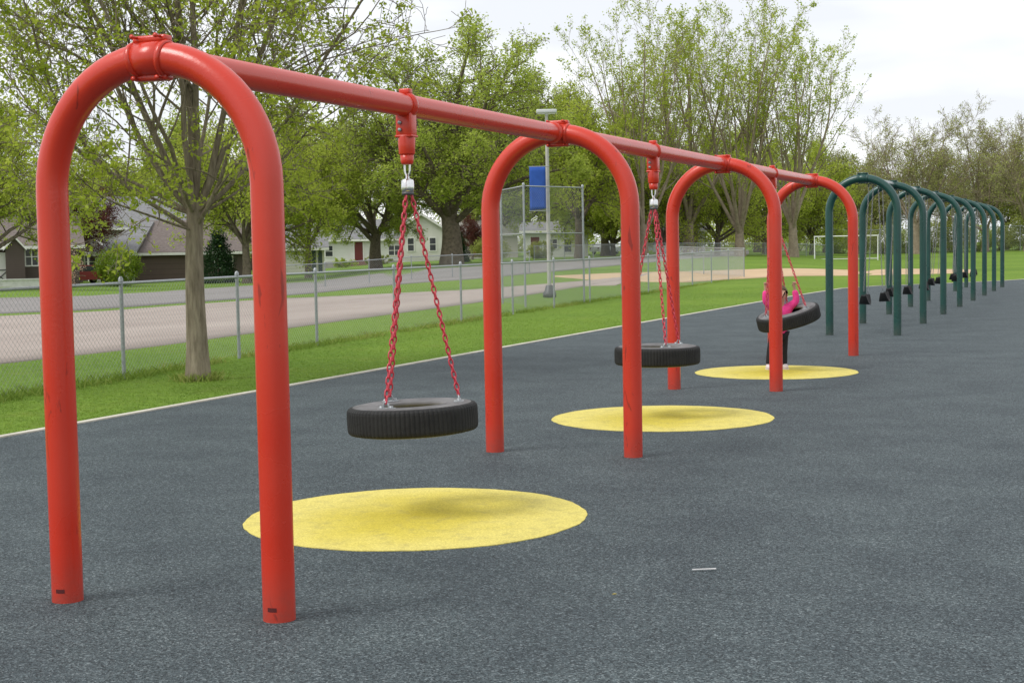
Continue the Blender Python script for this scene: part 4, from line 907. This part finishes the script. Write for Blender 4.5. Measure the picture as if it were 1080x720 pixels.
# hanger brackets of the red frame
for i in range(3):
    y = (i+.5)*BAY-.04; b = MB()
    b.lathe([(TR*.94, -.022), (TR+.006, -.021), (TR+.008, 0), (TR+.006, .021), (TR*.94, .022)], 28, M=Matrix.Translation((0, y, HT)) @ Matrix.Rotation(math.pi/2, 4, 'X'))
    b.bbox((-.032, y-.024, HT+TR-.006), (.034, y+.024, HT+TR+.026), .008)
    b.bbox((-.048, y-.042, HT-TR-.105), (.048, y+.042, HT-TR+.03), .012)
    b.bbox((-.052, y-.046, HT-TR-.112), (.052, y+.046, HT-TR-.098), .005)
    hb = b.build('hanger', RED, fr)
    b = MB(); b.lathe([(.044, -.205), (.046, -.2), (.05, -.11), (.046, -.1)], 20, c=(0, y, HT-TR), smooth=True); b.lathe([(.001, -.262), (.03, -.262), (.036, -.25), (.040, -.205), (.001, -.2)], 20, c=(0, y, HT-TR)); b.build('hanger_sleeve', RED, hb)
    for dz in (-.03, -.07):
        b = MB(); b.lathe([(.001, 0), (.011, 0), (.011, .01), (.001, .013)], 8, M=Matrix.Translation((-.018, y-.042, HT-TR+dz)) @ Matrix.Rotation(math.pi/2, 4, 'X')); b.build('bolt', STEEL, hb)

# ------------------------------------------------------------------ chains and tire swings
def chain_mesh(p, q, pitch, wire, lw, ks=8, kc=5):
    """real oval links, each turned a quarter against the last"""
    p, q = Vector(p), Vector(q); d = q-p; Ln = d.length; d.normalize(); n = max(1, int(Ln/pitch)); pitch = Ln/n
    a = d.orthogonal().normalized(); c = d.cross(a); b = MB()
    for i in range(n):
        m = p+d*(pitch*(i+.5)); s = a if i % 2 else c; hl = pitch*.5+wire*1.05; pts = []
        for j in range(ks):
            t = 2*math.pi*j/ks; cx, sx = math.cos(t), math.sin(t)
            pts.append(m+d*(hl*(abs(cx)**.8)*(1 if cx > 0 else -1))+s*(lw*(abs(sx)**.7)*(1 if sx > 0 else -1)))
        b.tube(pts, wire, kc, closed=True)
    return b
CHRED = mat('coated_chain', (.50, .02, .04), .3, .6, col2=(.60, .05, .08), vscale=40)
CHGREY = mat('grey_chain', (.30, .30, .30), .5, metal=.5)
RUB = mat('tire_rubber', (.012, .012, .012), .7, .3, col2=(.022, .022, .021), vscale=9, bump=.2)
RUBT = mat('dusty_sidewall', (.09, .088, .088), .7, .35, col2=(.20, .196, .196), vscale=5, detail=8)
TRR, TT, HOLE = .372, .165, .185
def tire_swing(y, rotz, label, tilt=(0, 0), ctr=None, zc=.575):
    """pivot = bottom of the hanger; the assembly hangs from it"""
    zp = HT-TR-.262
    root = thing('tire_swing', (0, y, zp), label, 'tire swing', 'tire swings on the red frame')
    Lh = zp-zc
    b = MB()   # shackle
    sh = [(.016*math.cos(t), 0, -.034-.03*math.sin(t)) for t in [math.pi*i/8 for i in range(9)]]
    b.tube([(.016, 0, .012)]+sh[:1]+sh[1:]+[(-.016, 0, .012)], .006, 8); b.tube([(-.024, 0, .006), (.026, 0, .006)], .006, 8); b.build('shackle', CHROME, root)
    b = MB(); b.lathe([(.001, -.052), (.010, -.054), (.012, -.078), (.030, -.084), (.036, -.092), (.037, -.135), (.034, -.15), (.030, -.152), (.001, -.152)], 20); sw = b.build('swivel', CHROME, root)
    b = MB(); b.lathe([(.001, -.153), (.034, -.153), (.034, -.170), (.001, -.172)], 18); b.build('swivel_plate', DARKSTEEL, sw)
    cz = -Lh
    off = Vector(ctr) if ctr else Vector((0, 0, 0))
    TM = Matrix.Translation(Vector((0, 0, cz))+off) @ Matrix.Rotation(tilt[1], 4, 'Y') @ Matrix.Rotation(tilt[0], 4, 'X') @ Matrix.Rotation(rotz, 4, 'Z')
    # tread wall with cut ribs
    t2 = TT/2; prof = [(TRR-.035, -t2+.004), (TRR-.014, -t2+.009), (TRR-.004, -t2+.020), (TRR-.001, -t2+.034), (TRR, 0), (TRR-.001, t2-.034), (TRR-.004, t2-.020), (TRR-.014, t2-.009), (TRR-.035, t2-.004)]
    def ribs(r_, z, j): return r_-(.0045 if (j % 3 == 0 and abs(z) < t2-.008) else 0)
    b = MB(); b.lathe(prof, 264, M=TM, mod=ribs, smooth=False); tr_ = b.build('tire', RUB, root)
    side = [(TRR-.035, t2-.004), (TRR-.06, t2-.001), (TRR-.075, t2+.003), (TRR-.09, t2), (HOLE+.05, t2-.004), (HOLE+.02, t2-.012), (HOLE+.012, t2-.002), (HOLE, t2-.012), (HOLE+.004, t2-.035), (HOLE+.05, t2-.03), (TRR-.04, t2-.02)]
    b = MB(); b.lathe(side, 96, M=TM); b.lathe([(r_, -z) for r_, z in side], 96, M=TM); b.build('sidewall', RUBT, tr_)
    for k in range(3):
        a = math.radians([200, 345, 110][k]) if False else math.radians(k*120)
        pa = TM @ Vector((math.cos(a)*.268, math.sin(a)*.268, t2+.03)); pt = Vector((math.cos(a+rotz)*.02, math.sin(a+rotz)*.02, -.168))
        chain_mesh(pt, pa, .035, .0047, .0112, 10, 6).build('chain', CHRED, root)
        b = MB(); M2 = TM @ Matrix.Translation((math.cos(a)*.268, math.sin(a)*.268, t2-.002)) @ Matrix.Rotation(a, 4, 'Z')
        pts = [M2 @ Vector((0, .018*math.cos(t), .004+.034*math.sin(t))) for t in [math.pi*i/8 for i in range(9)]]
        b.tube(pts, .006, 7); b.bbox((-.03, -.045, -.002), (.03, .045, .005), .003, M2)
        for s in (-1, 1): b.lathe([(.012, 0), (.012, .012), (.001, .013)], 6, M=M2 @ Matrix.Translation((0, s*.032, .004)))
        b.build('chain_bracket', STEEL, root)
    return root
yA = [(i+.5)*BAY-.04 for i in range(3)]
# brackets: near-left, right, back-left as seen from the camera
tire_swing(yA[0], math.radians(AZR+2), 'nearest tire swing, a black tire hanging level on red chains', zc=.541, tilt=(0, -.035), ctr=(-.002, 0, 0))
tire_swing(yA[1], math.radians(AZR+40), 'second tire swing, an empty black tire before the third red arch', zc=.54, ctr=(.015, 0, 0))
tire_swing(yA[2], math.radians(AZR+75), 'tilted tire swing that the child in pink stands in', tilt=(.20, -.19), ctr=(.17, .04, .05), zc=.575)

# ------------------------------------------------------------------ belt swings
def belt_proto():
    root = thing('belt_swing', (0, 0, 0), '', 'swing', 'belt swings on the green frame')
    n = 16; vs = []; wd = lambda t: .09*(1-.55*abs(t)**2)
    for s in (0, 1):
        for i in range(n+1):
            t = -1+2*i/n; y = .215*math.copysign(min(1, abs(t)**.8*1.0), t); z = -2.05+.15*abs(t)**2.2+(.014 if s else 0)
            vs += [(-wd(t), y, z), (wd(t), y, z)]
    m = 2*(n+1); b = MB()
    b.add(vs, [(2*i, 2*i+1, 2*i+3, 2*i+2) for i in range(n)]+[(m+2*i, m+2*i+2, m+2*i+3, m+2*i+1) for i in range(n)]+[(2*i, 2*i+2, m+2*i+2, m+2*i) for i in range(n)]+[(2*i+1, m+2*i+1, m+2*i+3, 2*i+3) for i in range(n)]+[(0, m, m+1, 1), (2*n, 2*n+1, m+2*n+1, m+2*n)], True)
    b.build('belt_seat', mat('belt_rubber', (.012, .012, .013), .6), root)
    for s in (-1, 1):
        b = MB(); b.tube([(-.028, s*.215, -1.90), (0, s*.217, -1.83), (.028, s*.215, -1.90)], .006, 6, closed=True); b.build('triangle_ring', DARKSTEEL, root)
        chain_mesh((0, s*.217, -1.83), (0, s*.24, -.10), .04, .0042, .010, 6, 3).build('chain', CHGREY, root)
        b = MB(); b.lathe([(TR, -.018), (TR+.007, -.016), (TR+.007, .016), (TR, .018)], 18, M=Matrix.Translation((0, s*.24, 0)) @ Matrix.Rotation(math.pi/2, 4, 'X')); b.bbox((-.012, s*.24-.012, -.11), (.012, s*.24+.012, -TR+.004), .003); b.build('hanger', GREEN, root)
    return root
bs = belt_proto()
ordw = ['first', 'second', 'third', 'fourth', 'fifth', 'sixth', 'seventh']
for j in range(14):
    o = bs if j == 0 else copy_tree(bs)
    o.location = (-.06 if j % 3 else -.03, 18.67+(j//2+(.32 if j % 2 == 0 else .68))*3.413, HG)
    o.rotation_euler = (0, math.radians([3, -2, 4, 0, -3, 2, 5][j % 7]), 0)
    tag(o, 'black belt swing in the %s green bay, the %s of its pair' % (ordw[j//2], 'nearer' if j % 2 == 0 else 'farther'))

# ------------------------------------------------------------------ child
def skin(name, vs, es, rs, sub=2, root_i=0):
    me = bpy.data.meshes.new(name); me.from_pydata(vs, es, []); o = bpy.data.objects.new(name, me); COL.objects.link(o)
    md = o.modifiers.new('s', 'SKIN'); sv = me.skin_vertices[0].data
    for i, q in enumerate(rs): sv[i].radius = (q, q) if not isinstance(q, tuple) else q; sv[i].use_root = (i == root_i)
    md.use_smooth_shade = True
    ms = o.modifiers.new('d', 'SUBSURF'); ms.levels = sub; ms.render_levels = sub
    dg = bpy.context.evaluated_depsgraph_get(); dg.update(); out = bpy.data.meshes.new_from_object(o.evaluated_get(dg)); out.name = name
    bpy.data.objects.remove(o); bpy.data.meshes.remove(me)
    out.polygons.foreach_set('use_smooth', [True]*len(out.polygons)); return out
SKIN = mat('skin', (.50, .29, .20), .5, .4); HAIR = mat('hair', (.07, .042, .022), .6, .4, col2=(.13, .08, .04), vscale=25); PINK = mat('pink_jacket', (.80, .06, .27), .8, .2, var=.18, vscale=14)
DKP = mat('dark_trousers', (.022, .022, .028), .85, .2); SHOE = mat('pale_shoe', (.68, .60, .62), .6); EYE = mat('eye_dark', (.02, .015, .012), .3); LIP = mat('lip', (.40, .14, .12), .5)
pc = gp(819, 389.3); child = thing('person', (pc.x, pc.y, 0), 'small child in bright pink jacket and dark trousers holding the tire swing chains', 'child', rz=YAW)
J = {}; V = []; E = []; RS = []
def jv(n, p, r_, par=None):
    J[n] = len(V); V.append(p); RS.append(r_)
    if par is not None: E.append((J[par], J[n]))
jv('pel', (.03, .0, .44), (.066, .052)); jv('sp', (.05, 0, .55), (.058, .048), 'pel'); jv('ch', (.055, 0, .68), (.062, .048), 'sp'); jv('nk', (.05, -.005, .775), .034, 'ch'); jv('hb', (.045, -.012, .82), (.05, .052), 'nk'); jv('hm', (.045, -.012, .885), (.072, .08), 'hb'); jv('ht', (.045, -.004, .945), (.06, .066), 'hm'); jv('hc', (.045, 0, .975), (.03, .032), 'ht')
for s, t in ((-1, 'l'), (1, 'r')):
    jv('hip'+t, (.03+s*.055, 0, .40), .056, 'pel'); jv('kn'+t, (.005+s*.075, -.015, .225), .041, 'hip'+t); jv('an'+t, (s*.095, .005, .05), .027, 'kn'+t); jv('to'+t, (s*.105, -.08, .022), .022, 'an'+t)
    jv('sh'+t, (.045+s*.095, 0, .735), .036, 'ch'); jv('el'+t, (.045+s*.185, -.03, .81), .029, 'sh'+t); jv('wr'+t, (.03+s*.17, -.04, .945), .019, 'el'+t); jv('pa'+t, (.025+s*.168, -.045, 1.0), (.022, .014), 'wr'+t)
    for q in range(4):
        a = (q-1.5)*.011; px_, py_ = .025+s*.168+a, -.05
        jv('f%d%s' % (q, t), (px_, py_-.012, 1.028), .0062, 'pa'+t); jv('g%d%s' % (q, t), (px_+s*.002, py_-.030, 1.034-.003*abs(q-1)), .0056, 'f%d%s' % (q, t)); jv('h%d%s' % (q, t), (px_+s*.004, py_-.034, 1.016), .005, 'g%d%s' % (q, t))
    jv('t0'+t, (.025+s*.143, -.058, .998), .0065, 'pa'+t); jv('t1'+t, (.025+s*.145, -.078, 1.010), .0058, 't0'+t)
    # ears
jv('no', (.045, -.098, .878), .010, 'hm')
V = [(x, y-.055*min(1, max(0, (z-.42)/.25)), z) for x, y, z in V]
body = skin('body', V, E, RS, 2, 0); bo = link('body', body, SKIN, child)
b = MB()
for s in (-1, 1): b.ball((.045+s*.030, -.137, .892), (.011, .008, .008), 6)
b.build('eye', EYE, bo); b = MB(); b.ball((.045, -.139, .848), (.02, .007, .006), 6); b.build('mouth', LIP, bo)
b = MB()
for s in (-1, 1): b.ball((.045+s*.074, -.06, .882), (.010, .018, .024), 6)
b.build('ear', SKIN, bo)
def sub(names, grow, tor=None):
    idx = [J[n] for n in names]; mp_ = {i: k for k, i in enumerate(idx)}
    return [V[i] for i in idx], [(mp_[a], mp_[c]) for a, c in E if a in mp_ and c in mp_], [tuple(q+(tor if n in ('sp', 'pel', 'ch') else grow) for q in RS[i]) if isinstance(RS[i], tuple) else RS[i]+grow for n, i in zip(names, idx)]
link('jacket', skin('jacket', *sub(['sp', 'pel', 'ch', 'shl', 'ell', 'wrl', 'shr', 'elr', 'wrr'], .017, .044)), PINK, child)
link('trousers', skin('trousers', *sub(['pel', 'hipl', 'knl', 'anl', 'hipr', 'knr', 'anr'], .010, .024)), DKP, child)
for s, t in ((-1, 'l'), (1, 'r')):
    x = V[J['an'+t]][0]; b = MB(); b.ball((x+s*.005, -.035, .032), (.034, .078, .034), 8); b.box((x+s*.005-.03, -.105, 0), (x+s*.005+.03, .035, .012)); b.build('shoe', SHOE, child)
b = MB(); cx = .045; n1, n2 = 20, 12; vs = []
for i in range(n2+1):
    th = math.pi*.80*i/n2
    for j in range(n1):
        a = 2*math.pi*j/n1; back = .5+.5*math.sin(a); cut = min(th, math.pi*(.30+.50*back)); q = 1+.03*math.sin(9*a+3*th)
        vs.append((cx+.084*q*math.sin(cut)*math.cos(a), -.057+.093*q*math.sin(cut)*math.sin(a), .897+.098*q*math.cos(cut)))
b.add(vs, [(i*n1+j, i*n1+(j+1) % n1, (i+1)*n1+(j+1) % n1, (i+1)*n1+j) for i in range(n2) for j in range(n1)], True); b.build('hair', HAIR, child)
